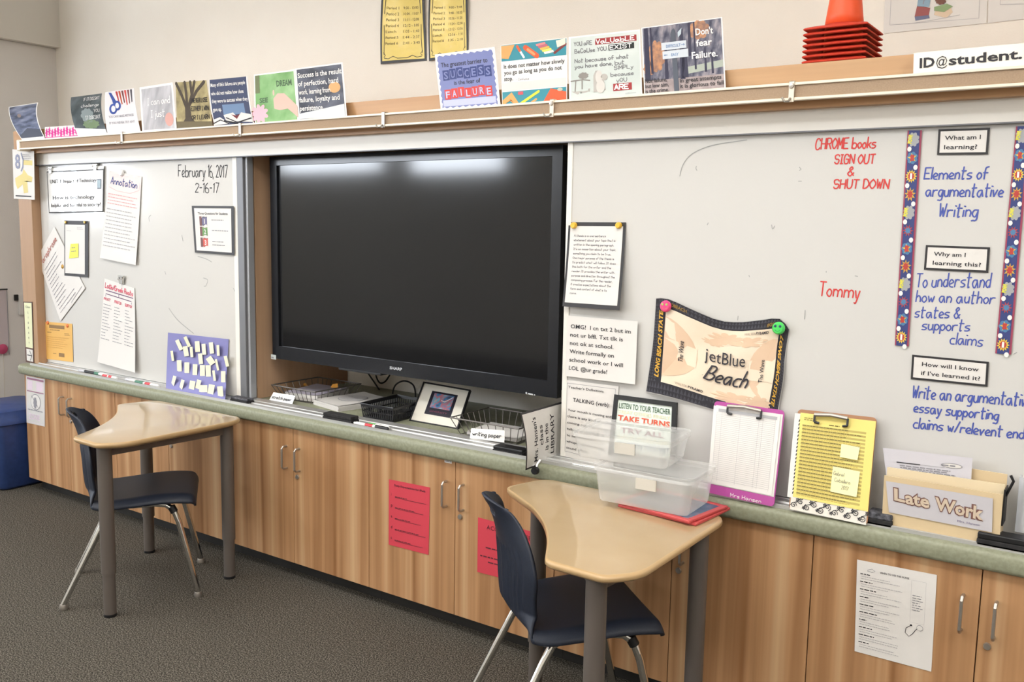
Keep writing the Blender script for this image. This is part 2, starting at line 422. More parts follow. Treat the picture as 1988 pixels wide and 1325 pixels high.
# worktop: rounded laminate nose
nose = [(WY-0.003, ZE), (-0.004, ZE)]+[(-0.004-0.018*sin(a*pi/2/5)*1.0, ZE+0.006*(1-cos(a*pi/2/5))) for a in range(1, 5)]
nose = [(WY-0.003, ZE), (-0.012, ZE), (-0.021, ZE+0.004), (-0.025, ZE+0.013), (-0.025, ZT-0.016), (-0.021, ZT-0.006), (-0.010, ZT), (WY-0.003, ZT)]
tag(MB().prism(nose, 0, -0.015, 12*DW+0.3, smooth=True).build('worktop', GREEN, loc=(2.7, 0.3, ZE), angle=50), 'long green laminate worktop with rounded front edge over the wooden cabinets', 'worktop')

# ================================================================ whiteboard case above the worktop
YB = 0.1
ZFB, ZFT = 1.963, 2.092
c = thing('whiteboard_case', (2.7, 0.4, ZT), 'long wooden case with white header above the worktop, holding the boards and television', 'cabinet')
XE = 12*DW+0.3
px0, px1 = onY(41, 500, 0.05).x, onY(66, 500, 0.05).x
MB().box((px0, 0.05, ZT+0.0005), (px1, WY-0.004, ZFB-0.0005)).build('end_panel', OAKP, c, bevel=0.002)
MB().box((px0-0.03, 0.055, ZFB), (XE, 0.072, ZFT)).box((px0-0.03, 0.072, ZFT-0.018), (XE, WY-0.004, ZFT)).build('fascia', FASC, c)
MB().box((px0-0.03, 0.072, ZFB), (XE, 0.145, ZFB+0.006)).build('soffit_board', FASC, c)
MB().box((px1, 0.09, 1.900), (XE, 0.098, ZFB)).build('header_panel', HEADER, c)
MB().box((px1, 0.082, 1.896), (XE, 0.098, 1.900)).build('header_rail', ALUD, c)
xd = onY(497, 560, 0.15).x
MB().box((xd-0.02, 0.15, ZT+0.0005), (xd, WY-0.004, 1.954)).build('divider', OAKP, c, bevel=0.001)
MB().box((xd, 0.15, 1.93), (XE, WY-0.004, 1.954)).build('inner_top', OAKP, c)
for z in (1.60, 1.30, 1.02):
    MB().box((px1, 0.26, z), (xd-0.02, WY-0.004, z+0.02)).build('shelf', OAKP, c)
# marker tray along the front of the worktop
xt0, xt1 = px1+0.002, XE
tr = [(-0.004, ZT+0.0005), (-0.004, ZT+0.011), (0.000, ZT+0.013), (0.006, ZT+0.011), (0.010, ZT+0.004), (0.045, ZT+0.004), (0.048, ZT+0.009), (0.056, ZT+0.009), (0.059, ZT+0.004), (0.094, ZT+0.004), (0.096, ZT+0.007), (0.145, ZT+0.007), (0.147, ZT+0.0005)]
tag(MB().prism(tr, 0, xt0, xt1).build('marker_tray', ALU, loc=(3, 0.05, ZT)), 'long aluminium marker tray along the front edge of the green worktop', 'tray')

# ================================================================ whiteboards
ZB0, ZB1 = 0.766, 1.899
xl1 = 1.8146; xr0 = 3.612
wl = thing('whiteboard', (0.9, YB, ZB0), 'left sliding whiteboard dated February 16, 2017, beside the television', 'whiteboard')
MB().box((px1+0.004, YB, ZB0), (xl1-0.03, YB+0.014, ZB1+0.02)).build('panel', WBOARD, wl)
tag(MB().box((xl1-0.03, YB-0.003, ZB0), (xl1, YB+0.018, ZB1)).build('edge_strip', HEADER, wl, bevel=0.002), 'white edge strip of the panel')
tag(MB().box((xl1+0.001, YB-0.004, ZB0), (xl1+0.045, YB+0.03, ZB1)).build('edge_profile', ALUD, wl, bevel=0.002), 'dark grey aluminium side profile')
tag(MB().box((xl1+0.046, YB+0.008, ZB0), (xl1+0.062, YB+0.042, ZB1)).build('edge_profile', ALUL, wl, bevel=0.002), 'pale grey aluminium side profile')
wr = thing('whiteboard', (4.8, YB, ZB0), 'right whiteboard with red and blue handwriting and a hung flag', 'whiteboard')
MB().box((xr0+0.022, YB, ZB0), (XE, YB+0.014, ZB1+0.02)).build('panel', WBOARD, wr)
tag(MB().box((xr0, YB-0.004, ZB0), (xr0+0.022, YB+0.026, ZB1)).build('edge_strip', HEADER, wr, bevel=0.002), 'white edge strip of the panel')
YS = YB-0.0008          # writing sits on the enamel
BL_ = []
def board_lines(name, lines, parent, M, wpx=4.2, label=None, jit=0.12, slant=0.1):
    """lines: (text, px start, py baseline start, px end, py baseline end, cap height px)"""
    V = MB()
    for t, ax, ay, bx, by, hp in lines:
        A = onY(ax, ay, YS); B = onY(bx, by, YS); H = (onY(ax, ay-hp, YS)-A).length; W = (B-A).length
        s = Sheet(W, H); pw = (onY(ax, ay-wpx, YS)-A).length
        s.hand(t, 0, 0, H, M, w=pw, fit=W, slant=slant, jit=jit)
        e = (B-A)/W; up = Vector((0, 0, 1))
        for vs, fs, mi, L in s.P: V.add([A+e*v[0]+up*v[1]+Vector((0, -0.0007*v[2], 0)) for v in vs], fs)
    o = V.build(name, M, parent, recalc=False)
    if label: o['label'] = label
    return o
def board_marks(name, paths, parent, M, wpx=2.0, label=None):
    for p in paths:
        V = MB(); q = [onY(x, y, YS) for x, y in p]; pw = (onY(p[0][0], p[0][1]-wpx, YS)-q[0]).length
        vs, fs = ribbon(smooth_path([(a.x, a.z) for a in q]), pw); V.add([(a, YS, b) for a, b in vs], fs)
        V.build(name, M, parent, recalc=False)
board_lines('date_writing', [('February 16, 2017', 346, 343, 443, 344, 22), ('2-16-17', 379, 374, 427, 374, 18)], wl, BLKM, 1.9, 'black handwritten date, February 16, 2017 and 2-16-17')
board_marks('marker_trace', [[(293, 418), (289, 422), (290, 430)], [(353, 457), (355, 468)], [(328, 599), (345, 622), (376, 648)], [(395, 540), (403, 544), (400, 555), (396, 556)], [(384, 498), (400, 503), (411, 509)], [(320, 527), (322, 533)], [(453, 560), (456, 566)]], wl, SMUDGE, 1.5, 'leftover black marker traces')
board_lines('red_writing', [('CHROME books', 1583, 290, 1702, 287, 20), ('SIGN OUT', 1620, 318, 1700, 317, 17), ('&', 1646, 341, 1660, 341, 17), ('SHUT DOWN', 1618, 366, 1728, 366, 17)], wr, RED, 2.6, 'red handwriting, CHROME books SIGN OUT & SHUT DOWN')
board_lines('red_name', [('Tommy', 1590, 574, 1672, 579, 27)], wr, RED, 2.6, 'red handwritten first name')
board_lines('blue_writing', [('Elements of', 1794, 348, 1920, 347, 22), ('argumentative', 1797, 381, 1950, 382, 23), ('Writing', 1822, 420, 1901, 421, 24)], wr, BLUE, 2.7, 'blue handwriting, Elements of argumentative Writing', slant=0.12)
board_lines('blue_writing', [('To understand', 1778, 557, 1925, 558, 26), ('how an author', 1778, 586, 1934, 590, 22), ('states &', 1776, 616, 1866, 618, 20), ('supports', 1790, 640, 1885, 643, 20), ('claims', 1844, 668, 1910, 673, 22)], wr, BLUE, 2.4, 'blue handwriting, To understand how an author states & supports claims', slant=0.12)
board_lines('blue_writing', [('Write an argumentative', 1771, 772, 2006, 790, 23), ('essay supporting', 1774, 800, 1941, 816, 20), ('claims w/relevent end', 1773, 831, 1990, 853, 20)], wr, BLUE, 2.7, 'blue handwriting, Write an argumentative essay supporting claims', slant=0.12)
board_marks('marker_trace', [[(1320, 342), (1326, 320), (1345, 298), (1385, 282), (1450, 272)], [(1352, 323), (1351, 327), (1353, 331)], [(1552, 325), (1555, 329), (1552, 331)], [(1550, 352), (1556, 352)], [(1375, 433), (1373, 437)], [(1498, 437), (1500, 445), (1504, 439)], [(1454, 535), (1455, 538)],
    [(1433, 614), (1432, 622)], [(1563, 603), (1562, 620)], [(1660, 536), (1665, 537)], [(1604, 527), (1604, 529)], [(1968, 688), (1974, 685)]], wr, SMUDGE, 1.6, 'leftover black marker traces')

# ================================================================ television
tv = thing('television', (2.72, 0.24, 0.975), 'large black wall-mounted flat-screen television in the middle of the case', 'television')
TY = 0.20
tx0, tx1, tz0, tz1 = 1.925, 3.528, 0.955, 1.902
sx0, sx1, sz0, sz1 = tx0+0.045, tx1-0.045, tz0+0.062, tz1-0.040
MB().box((tx0+0.01, TY+0.03, tz0+0.02), (tx1-0.01, TY+0.09, tz1-0.02)).build('housing', BLACK, tv, bevel=0.01)
b = MB()
b.box((tx0, TY, tz0), (tx1, TY+0.03, sz0)); b.box((tx0, TY, sz1), (tx1, TY+0.03, tz1)); b.box((tx0, TY, sz0), (sx0, TY+0.03, sz1)); b.box((sx1, TY, sz0), (tx1, TY+0.03, sz1))
b.build('bezel', BLACKG, tv)
MB().box((sx0, TY+0.008, sz0), (sx1, TY+0.012, sz1)).build('screen', SCREEN, tv)
s = Sheet(0.075, 0.016); LOGO = mat('logo_silver', '#c3c5c8', 0.4)
s.text('SHARP', 0, 0, 0.0125, LOGO, bold=0.03, fit=0.072)
pl = onY(757, 716, TY); s.build('logo', [pl+Vector((0, -0.0006, 0.014)), pl+Vector((0.075, -0.0006, 0.014)), pl+Vector((0.075, -0.0006, -0.002)), pl+Vector((0, -0.0006, -0.002))], parent=tv)
q = quad([(526, 688), (536, 690), (536, 699), (526, 697)], TY-0.0008); s = Sheet(*dims(q), mat('sticker_white', '#c9d0cf', 0.5)); s.rect(0.004, 0.004, 0.022, 0.011, GREYINK); s.build('sticker', q, parent=tv)
q = quad([(1020, 761), (1052, 768), (1052, 773), (1020, 767)], TY-0.0008); s = Sheet(*dims(q)); s.ell(0.004, 0.006, 0.004, 0.004, LOGO); s.text('SHARP-TOUCH'.replace('SHARP-', ''), 0.012, 0.002, 0.007, GREYINK); 
s = Sheet(*dims(q)); s.ell(0.005, 0.007, 0.004, 0.004, LOGO); s.greek(0.013, 0.06, 0.004, 0.01, 1, LOGO, 0.005); s.build('port_label', q, parent=tv)
MB().box((2.36, TY+0.005, tz0-0.012), (2.62, TY+0.06, tz0)).build('speaker_bar', BLACK, tv, bevel=0.004)
MB().box((2.5, TY+0.09, 1.2), (3.0, WY-0.004, 1.6)).build('wall_bracket', BLACK, tv)
CABLE = mat('cable_black', '#1c1a1a', 0.5)
def cable(name, pts, y, label, r=0.0042):
    P = smooth_path([(onY(a, b_, y).x, onY(a, b_, y).z) for a, b_ in pts], 6)
    tag(MB().tube([(x, y, z) for x, z in P], r, 7).build(name, CABLE, loc=(P[0][0], y, P[0][1])), label, 'cable', 'cables behind the television')
cable('power_cable', [(708, 715), (718, 730), (735, 755), (748, 775), (757, 790)], 0.70, 'straight black cable dropping behind the television to the worktop')
cable('looped_cable', [(762, 790), (762, 765), (768, 748), (784, 740), (800, 746), (806, 760), (806, 785)], 0.66, 'black cable standing in a round loop beside the framed picture')
cable('hanging_cable', [(728, 715), (731, 733), (738, 744), (748, 741), (757, 728)], 0.72, 'short black cable sagging under the television edge')

# ================================================================ display rail on the fascia
r = thing('display_rail', (2.7, 0, 1.98), 'long tan tack strip with cream metal edges along the top of the case', 'rail')
rx0 = onY(41, 280, 0).x
MB().box((rx0, -0.004, 1.984), (XE, 0.008, 2.026)).build('tack_strip', CORK, r)
MB().box((rx0, -0.010, 2.022), (XE, 0.010, 2.030)).build('metal_edge', CREAM, r, bevel=0.0015)
MB().box((rx0, -0.010, 1.979), (XE, 0.010, 1.987)).build('metal_edge', CREAM, r, bevel=0.0015)
MB().box((rx0, 0.008, 1.985), (XE, 0.0545, 1.998)).build('spacer', FASC, r)
tag(MB().box((rx0-0.03, -0.012, 1.972), (rx0, 0.0545, 2.034)).build('end_cap', CREAM, r, bevel=0.006), 'cream plastic end cap')
WH = 'metal hooks on the tack strip'
for i, (hx, big, w_) in enumerate(((240, 0, 'leftmost of the row'), (470, 0, 'under the navy book poster'), (748, 0, 'left of the blue SUCCESS poster'), (1075, 1, 'under the slow progress poster'), (1538, 1, 'right end, near the cone stack'))):
    X = onY(hx, 250 if i < 2 else 200, 0).x
    t = thing('rail_hook', (X, -0.01, 1.97), 'small metal hook clipped on the tan tack strip, %s' % w_, 'hook', WH)
    hm = CREAM if big else NICKEL
    MB().box((X-0.008, -0.0135, 1.974), (X+0.008, -0.0105, 2.034)).box((X-0.008, -0.0135, 2.031), (X+0.008, 0.008, 2.034)).build('clip', hm, t, bevel=0.001)
    MB().tube([(X-0.002, -0.013, 1.985), (X-0.004, -0.024, 1.975), (X-0.012, -0.032, 1.974), (X-0.020, -0.034, 1.986)], 0.0032, 8).build('hook_arm', NICKEL, t)
    if big: MB().lathe([(0.0001, -0.006), (0.007, -0.005), (0.008, 0)], (X, -0.0135, 2.020), 12, axis=1).build('rivet', NICKEL, t)
# ================================================================ posters tucked behind the display rail
def gl(name, col, r=0.34): return mat(name, col, r, spec=.18, coat=0.03)
def gln(name, stops, **k): return noise_mat(name, stops, rough=0.34, spec=.18, coat=0.03, **k)
GRP = 'quote posters tucked behind the tack strip'
def fmat(s, w, h):
    """drawing helpers in fractions of the sheet"""
    class F: pass
    f = F(); f.s = s; f.w = w; f.h = h
    f.rect = lambda a, b, c, d, M, L=1: s.rect(a*w, b*h, c*w, d*h, M, L)
    f.text = lambda t, x, y, sz, M, **k: s.text(t, x*w, y*h, sz*h, M, **({**k, 'fit': k['fit']*w} if k.get('fit') else k))
    f.hand = lambda t, x, y, sz, M, **k: s.hand(t, x*w, y*h, sz*h, M, **({**k, 'fit': k['fit']*w} if k.get('fit') else k))
    f.ell = lambda x, y, a, b, M, L=1, **k: s.ell(x*w, y*h, a*w, b*h, M, L, **k)
    f.blob = lambda x, y, a, b, M, L=1, **k: s.blob(x*w, y*h, a*w, b*h, M, L, **k)
    f.poly = lambda P, M, L=1: s.poly([(x*w, y*h) for x, y in P], M, L)
    f.line = lambda P, wd, M, L=2: s.line([(x*w, y*h) for x, y in P], wd*w, M, L)
    f.greek = lambda x0, x1, yt, dy, n, M, **k: s.greek(x0*w, x1*w, yt*h, dy*h, n, M, **k)
    return f
YP = 0.0195
def rail_poster(px, label, draw, lean=0.045, curl=0.0, paper=None, extra=0.16, i=0, name='quote_poster', cat='poster', group=GRP):
    y0 = YP+0.0025*(i % 2)
    c = quad(px, y0, (lean, lean, 0, 0)); w, h = dims(c)
    s = Sheet(w, h); s.rect(0, -extra*h, w, h, paper or gl('poster_white', '#ece9e6'), 0)
    draw(fmat(s, w, h))
    N = (c[1]-c[0]).cross(c[0]-c[3]).normalized()
    def disp(a, b):
        b = max(b, 0); return N*(-curl*b*b+curl*0.62*b*1.0)*0.9
    return tag(s.build(name, c, disp if curl else None), label, cat, group)
WHT = gl('poster_white', '#ece9e6'); DK = gl('poster_dark', '#2a2a30')
def d1(f):
    f.rect(.03, 0, .97, .97, gln('storm_photo', [(.3, '#3d4454'), (.5, '#67708a'), (.7, '#8d93a8')], scale=(3, 3, 14), nscale=3))
    f.poly([(.03, 0), (.97, 0), (.97, .18), (.5, .24), (.03, .06)], gl('storm_ground', '#4d5262'), 2)
    f.ell(.36, .62, .07, .06, gl('storm_warm', '#8b7d7a'), 2)
rail_poster([(6, 203), (63, 194), (86, 265), (41, 269)], 'curling grey-blue storm photo poster at the far left end of the tack strip', d1, lean=0.07, curl=0.10)
def d2(f):
    P = gl('hot_pink', '#d23c92')
    for k in range(11): f.blob(.06+.09*k, .45+.1*sin(k*2.1), .035, .38, P, 1, seed=k, amp=.5)
    f.rect(0, 0, 1, .06, P)
rail_poster([(87, 247), (150, 243), (151, 264), (87, 268)], 'low pink and white patterned strip behind the tack strip', d2, lean=0.012, i=1, name='pattern_strip', extra=0.6, group=None, cat='paper strip')
def d3(f):
    f.rect(0, 0, 1, 1, gln('rock_photo', [(.35, '#3c4548'), (.65, '#596166')], nscale=14))
    f.blob(.52, .44, .2, .18, gl('rock_grey', '#7f898b'), 2, seed=3); f.blob(.58, .22, .26, .1, gl('grass_dull', '#6f8263'), 2, seed=5)
    f.poly([(0, 0), (1, 0), (1, .08), (0, .16)], gl('pale_haze', '#cfd3d6'), 3)
    for k, (t, y) in enumerate((("IF IT DOESN'T", .84), ('challenge', .66), ('YOU', .50), ("IT DOESN'T", .34))): f.hand(t, .95, y, .085, WHT, align='r', fit=(.52, .6, .2, .5)[k], w=.0022)
rail_poster([(130, 186), (190, 178), (208, 258), (151, 262)], 'curling dark poster of a rock and the words challenge you', d3, lean=0.06, curl=0.07)
def d4(f):
    f.rect(0, 0, 1, 1, gl('desk_photo', '#d5d2d4'))
    B = gl('scissor_blue', '#3a4f94')
    f.ell(.28, .55, .13, .13, B, 2); f.ell(.29, .55, .07, .08, gl('desk_photo', '#d5d2d4'), 3); f.ell(.42, .62, .12, .12, B, 2); f.ell(.42, .62, .06, .07, gl('desk_photo', '#d5d2d4'), 3)
    f.poly([(.12, .98), (.22, .96), (.44, .66), (.32, .62)], B, 2)
    for k, cc in enumerate(('#a83a3a', '#b04f33', '#6f3d3b', '#c24b45', '#7a4b4a', '#4d4a52')):
        f.poly([(.36+.1*k, .98), (.43+.1*k, .98), (.52+.08*k, .62+.03*(k % 3)), (.49+.08*k, .60+.03*(k % 3))], gl('pencil_%d' % k, cc), 2)
    f.text('YOU CANT MAKE MISTAKES', .12, .34, .055, GREYINK, fit=.78, bold=.02); f.text('IF YOU NEVER TRY ANY', .12, .19, .055, GREYINK, fit=.78, bold=.02)
rail_poster([(201, 178), (257, 170), (273, 254), (208, 258)], 'pale poster with blue scissors and red pencils along its top', d4, lean=0.05, curl=0.03, i=1)
def d5(f):
    f.rect(.05, 0, .95, .95, gln('grey_blur', [(.3, '#8c8b90'), (.7, '#c9c7cb')], scale=(5, 5, 1), nscale=3))
    f.ell(.82, .2, .12, .15, gl('blush', '#c99a92'), 2)
    f.hand('I can and', .22, .56, .15, WHT, fit=.68, w=.004); f.hand('I just', .3, .28, .15, WHT, fit=.42, w=.004)
rail_poster([(271, 170), (335, 160), (343, 249), (276, 253)], 'silver-grey blurred poster with white handwriting beside the bare tree poster', d5, lean=0.05)
def d6(f):
    f.rect(0, 0, 1, 1, gln('autumn_photo', [(.3, '#7d7357'), (.5, '#a3966f'), (.7, '#bcae84')], nscale=16))
    T = gl('trunk', '#4c443c')
    f.poly([(.12, .04), (.26, .2), (.27, .5), (.42, .5), (.44, .2), (.62, .04)], T, 2)
    for P in ([(.3, .45), (.18, .72), (.02, .98)], [(.33, .45), (.33, .75), (.30, .99)], [(.37, .45), (.5, .7), (.62, .99)], [(.4, .48), (.66, .78), (.92, .97)], [(.5, .7), (.48, .99)]): f.line(P, .075, T, 2)
    f.poly([(0, 0), (1, 0), (1, .1), (0, .14)], gl('leaf_ground', '#6d634d'), 3)
    for t, y in (('I NEVER LOSE', .53), ('EITHER I WIN', .35), ('OR I LEARN', .16)): f.hand(t, .45, y, .09, DK, fit=.52, w=.003, L=4)
rail_poster([(341, 160.5), (401, 156), (413, 245), (344, 249)], 'tan autumn poster of a bare branching tree beside the navy book poster', d6, lean=0.05, i=1)
def d7(f):
    f.rect(.02, 0, .98, 1, gl('navy_photo', '#454c66')); f.rect(.3, .2, .85, .42, gl('navy_glow', '#6d84a4'), 1.5)
    for t, y, w in (("Many of life's failures are people", .83, .9), ('who did not realize how close', .64, .84), ('they were to success when they', .47, .92), ('gave up.', .29, .22)): f.text(t, .05, y, .085, WHT, fit=w, bold=.012, L=3)
    W2 = gl('book_page', '#d9d4d0'); R2 = gl('book_red', '#6b3036')
    f.poly([(.3, .2), (.55, .24), (.62, .1), (.75, .23), (.98, .18), (.98, .02), (.62, .05), (.35, .04)], W2, 3); f.poly([(.5, .2), (.62, .10), (.72, .2), (.62, .17)], R2, 4)
    f.poly([(.0, .0), (.03, .12), (.2, .16), (.42, .02)], W2, 4); f.line([(.02, .04), (.2, .1), (.4, .02)], .02, DK, 5); f.line([(.36, .14), (.62, .03), (.97, .1)], .02, DK, 5); f.line([(.3, .08), (.6, .01)], .03, DK, 5)
rail_poster([(402, 154), (476, 147), (493, 239), (416, 244)], 'navy poster of open books with a white quote about failures', d7, lean=0.05, curl=0.03)
def d8(f):
    f.rect(.03, 0, .97, .97, gln('meadow_photo', [(.3, '#6b9a5d'), (.5, '#8fb882'), (.7, '#b5d3a4')], nscale=7))
    f.rect(.03, .6, .14, .97, gl('olive_edge', '#70795a'), 2)
    SK = gl('skin_photo', '#d3b5a8'); PK = gl('pink_flower', '#e8b2bf')
    f.poly([(.46, .46), (.56, .56), (.72, .55), (.86, .42), (1.0, .28), (1.0, .05), (.78, .24), (.6, .22), (.47, .26)], SK, 2); f.ell(.47, .58, .02, .06, SK, 2)
    f.blob(.12, .18, .18, .17, PK, 2, seed=4, amp=.4)
    f.text('DREAM', .55, .70, .12, mat('green_ink', '#3d5b3a', .5), fit=.36, bold=.03); f.text('SEE', .13, .40, .10, mat('green_ink', '#3d5b3a', .5), fit=.2, bold=.03)
rail_poster([(493, 145), (572, 135), (580, 233.5), (495, 239)], 'green poster of a hand and pink flower with the word DREAM', d8, lean=0.05, i=1)
def d9(f):
    f.rect(.03, 0, .97, .97, gln('lens_photo', [(.35, '#3a3d48'), (.6, '#676b7b'), (.75, '#b8bcc8')], scale=(4, 4, 6), nscale=2.2))
    f.ell(.8, .56, .12, .1, gl('amber_glow', '#d3a46f'), 2); f.poly([(.03, .02), (.97, .02), (.97, .25), (.5, .18), (.03, .12)], gl('pale_haze', '#cfd3d6'), 2)
    for t, y, w in (('Success is the result', .80, .92), ('of perfection, hard', .64, .84), ('work, learning from', .48, .66), ('failure, loyalty and', .33, .84), ('persistence.', .17, .5)): f.text(t, .05, y, .10, WHT, fit=w, bold=.015, L=3)
rail_poster([(573, 133), (665, 121), (674, 228.5), (580, 233.5)], 'dark glossy poster with white lettering beginning Success is', d9, lean=0.05)
def stampword(f, t, x0, x1, y, h, M, T, sz):
    n = len(t); dw = (x1-x0)/n
    for k, ch in enumerate(t):
        j = .012*((k*7) % 3-1)
        f.rect(x0+k*dw+.004, y+j, x0+(k+1)*dw-.004, y+h+j, M, 2); f.text(ch, x0+(k+.5)*dw, y+h*.14+j, sz, T, align='c', fit=None if ch == 'I' else dw*.6, bold=.02, L=3)
def d10(f):
    BB = gl('periwinkle', '#7a82b4'); NB = gl('navy_block', '#39457c')
    n = 26; P = []
    for k in range(n): P.append((.04+.92*k/n, .955+.012*((k*5) % 3-1)))
    for k in range(n): P.append((.96+.01*((k*7) % 3-1), .955-.9*k/n))
    for k in range(n): P.append((.96-.92*k/n, .05+.014*((k*5) % 3-1)))
    for k in range(n): P.append((.04+.01*((k*7) % 3-1), .05+.9*k/n))
    f.poly(P, BB, 1); f.rect(.06, .07, .94, .18, gl('pale_lilac', '#b9bddb'), 1.5)
    f.text('The greatest barrier to', .09, .755, .085, INK, fit=.78, bold=.008)
    stampword(f, 'SUCCESS', .1, .92, .53, .18, NB, BB, .13)
    f.text('is the fear of', .28, .43, .075, INK, fit=.44, bold=.008)
    stampword(f, 'FAILURE', .1, .9, .2, .17, gl('stamp_red', '#d4453f'), gl('pale_lilac', '#b9bddb'), .12)
rail_poster([(844, 106), (960, 91), (972, 207), (856, 216)], 'blue torn-edge poster reading The greatest barrier to SUCCESS is the fear of FAILURE', d10, lean=0.05)
def d11(f):
    T = gl('teal_desk', '#3f8d9c'); OR = gl('orange_note', '#e0a163'); RD = gl('red_note', '#d8603f')
    f.rect(.01, .73, .99, .99, T); f.rect(.01, .0, .99, .235, T); f.rect(.01, .25, .99, .38, gl('blush_band', '#ecd3cf'))
    f.poly([(.01, .98), (.22, .98), (.12, .76), (.01, .78)], OR, 2); f.line([(.26, .95), (.36, .76)], .03, WHT, 2); f.line([(.26, .95), (.30, .87)], .035, RD, 3)
    f.line([(.38, .92), (.56, .76)], .07, RD, 2); f.line([(.42, .88), (.52, .79)], .035, gl('orange_grip', '#e89a6a'), 3)
    for k, cc in enumerate(('#d98a8a', '#c06a7a', '#e2b45a', '#dfe06e', '#e8e6d8')): f.poly([(.54+.03*k, .95-.035*k), (.68+.03*k, .97-.035*k), (.69+.03*k, .935-.035*k), (.555+.03*k, .915-.035*k)], gl('flag_%d' % k, cc), 2)
    f.line([(.82, .78), (.98, .90)], .035, gl('maroon_pen', '#7d3f3f'), 2); f.poly([(.84, .97), (.98, .99), (.98, .90), (.86, .86)], gl('cream_eraser', '#e9ddc8'), 2)
    f.poly([(.01, .02), (.01, .1), (.16, .22), (.28, .02), (.2, .02), (.14, .14)], OR, 2); f.line([(.3, .03), (.58, .2)], .035, gl('yellow_pen', '#dbd644'), 2); f.line([(.45, .02), (.54, .08)], .03, OR, 2)
    f.poly([(.64, .02), (.76, .23), (.99, .16), (.99, .0), (.66, .0)], RD, 2); f.rect(.26, .17, .34, .22, gl('pink_clip', '#cf5a66'), 2); f.ell(.9, .2, .04, .025, gl('grey_clip', '#b8b9a8'), 3)
    for t, y, w in (('It does not matter how slowly', .61, .92), ('you go as long as you do not', .51, .88), ('stop.', .41, .14)): f.text(t, .045, y, .07, INK, fit=w, bold=.012)
    f.hand('- Confucius', .24, .40, .035, GREYINK, fit=.2, w=.0012)
rail_poster([(972, 88), (1101, 73), (1101, 198), (975, 208)], 'white poster with teal stationery photos reading It does not matter how slowly you go', d11, lean=0.05, i=1)
def d12(f):
    f.rect(.03, 0, .985, .975, gln('pale_wash', [(.3, '#b9c2bd'), (.7, '#dfe3df')], nscale=3)); MA = gl('maroon_tag', '#9c3a3c'); GI = mat('soft_ink', '#77787a', .5)
    f.hand('YOU aRE', .08, .845, .06, GI, fit=.27, w=.0028, slant=0); f.rect(.385, .83, .955, .925, MA, 2); f.hand('VaLUabLE', .40, .845, .065, WHT, fit=.54, w=.0035, slant=0, L=3)
    f.hand('BeCaUse YOU', .09, .73, .06, GI, fit=.46, w=.0028, slant=0); f.rect(.57, .72, .92, .81, gl('black_tag', '#2c2f30'), 2); f.hand('EXIST', .59, .735, .06, WHT, fit=.31, w=.003, slant=0, L=3)
    f.hand('Not because of what', .09, .58, .058, GI, fit=.76, w=.0028, slant=0); f.hand('you have done, but', .09, .495, .058, GI, fit=.7, w=.0028, slant=0)
    for t, y, w in (('SiMPLy', .42, .27), ('because', .32, .32), ('yOU', .23, .15)): f.hand(t, .91 if t != 'yOU' else .82, y, .055, GI, fit=w, w=.0026, slant=0, align='r')
    f.rect(.62, .095, .87, .205, MA, 2); f.hand('ARE', .64, .115, .07, WHT, fit=.2, w=.004, slant=0, L=3)
    SG = gl('sepia_grey', '#8d8883'); SG2 = gl('sepia_pale', '#b5b0aa')
    f.line([(.03, .30), (.2, .31), (.3, .29)], .016, SG); f.line([(.1, .30), (.09, .14)], .016, SG); f.line([(.19, .3), (.19, .17)], .016, SG); f.poly([(.04, .14), (.3, .17), (.3, .12), (.12, .09)], SG2); f.blob(.21, .37, .07, .05, SG, 2, seed=8)
    f.poly([(.35, .1), (.35, .36), (.38, .43), (.44, .43), (.48, .36), (.52, .12)], SG2, 2); f.ell(.43, .33, .05, .1, gl('sepia_light', '#cfcac4'), 3); f.ell(.5, .32, .05, .05, SG2, 3); f.ell(.45, .18, .06, .1, gl('sepia_light', '#cfcac4'), 4)
    f.text('unknown', .78, .04, .02, GREYINK, fit=.14)
rail_poster([(1104, 72), (1242, 57), (1247, 185), (1105, 196.5)], 'pale grey poster reading YOU ARE VALUABLE because you EXIST', d12, lean=0.05)
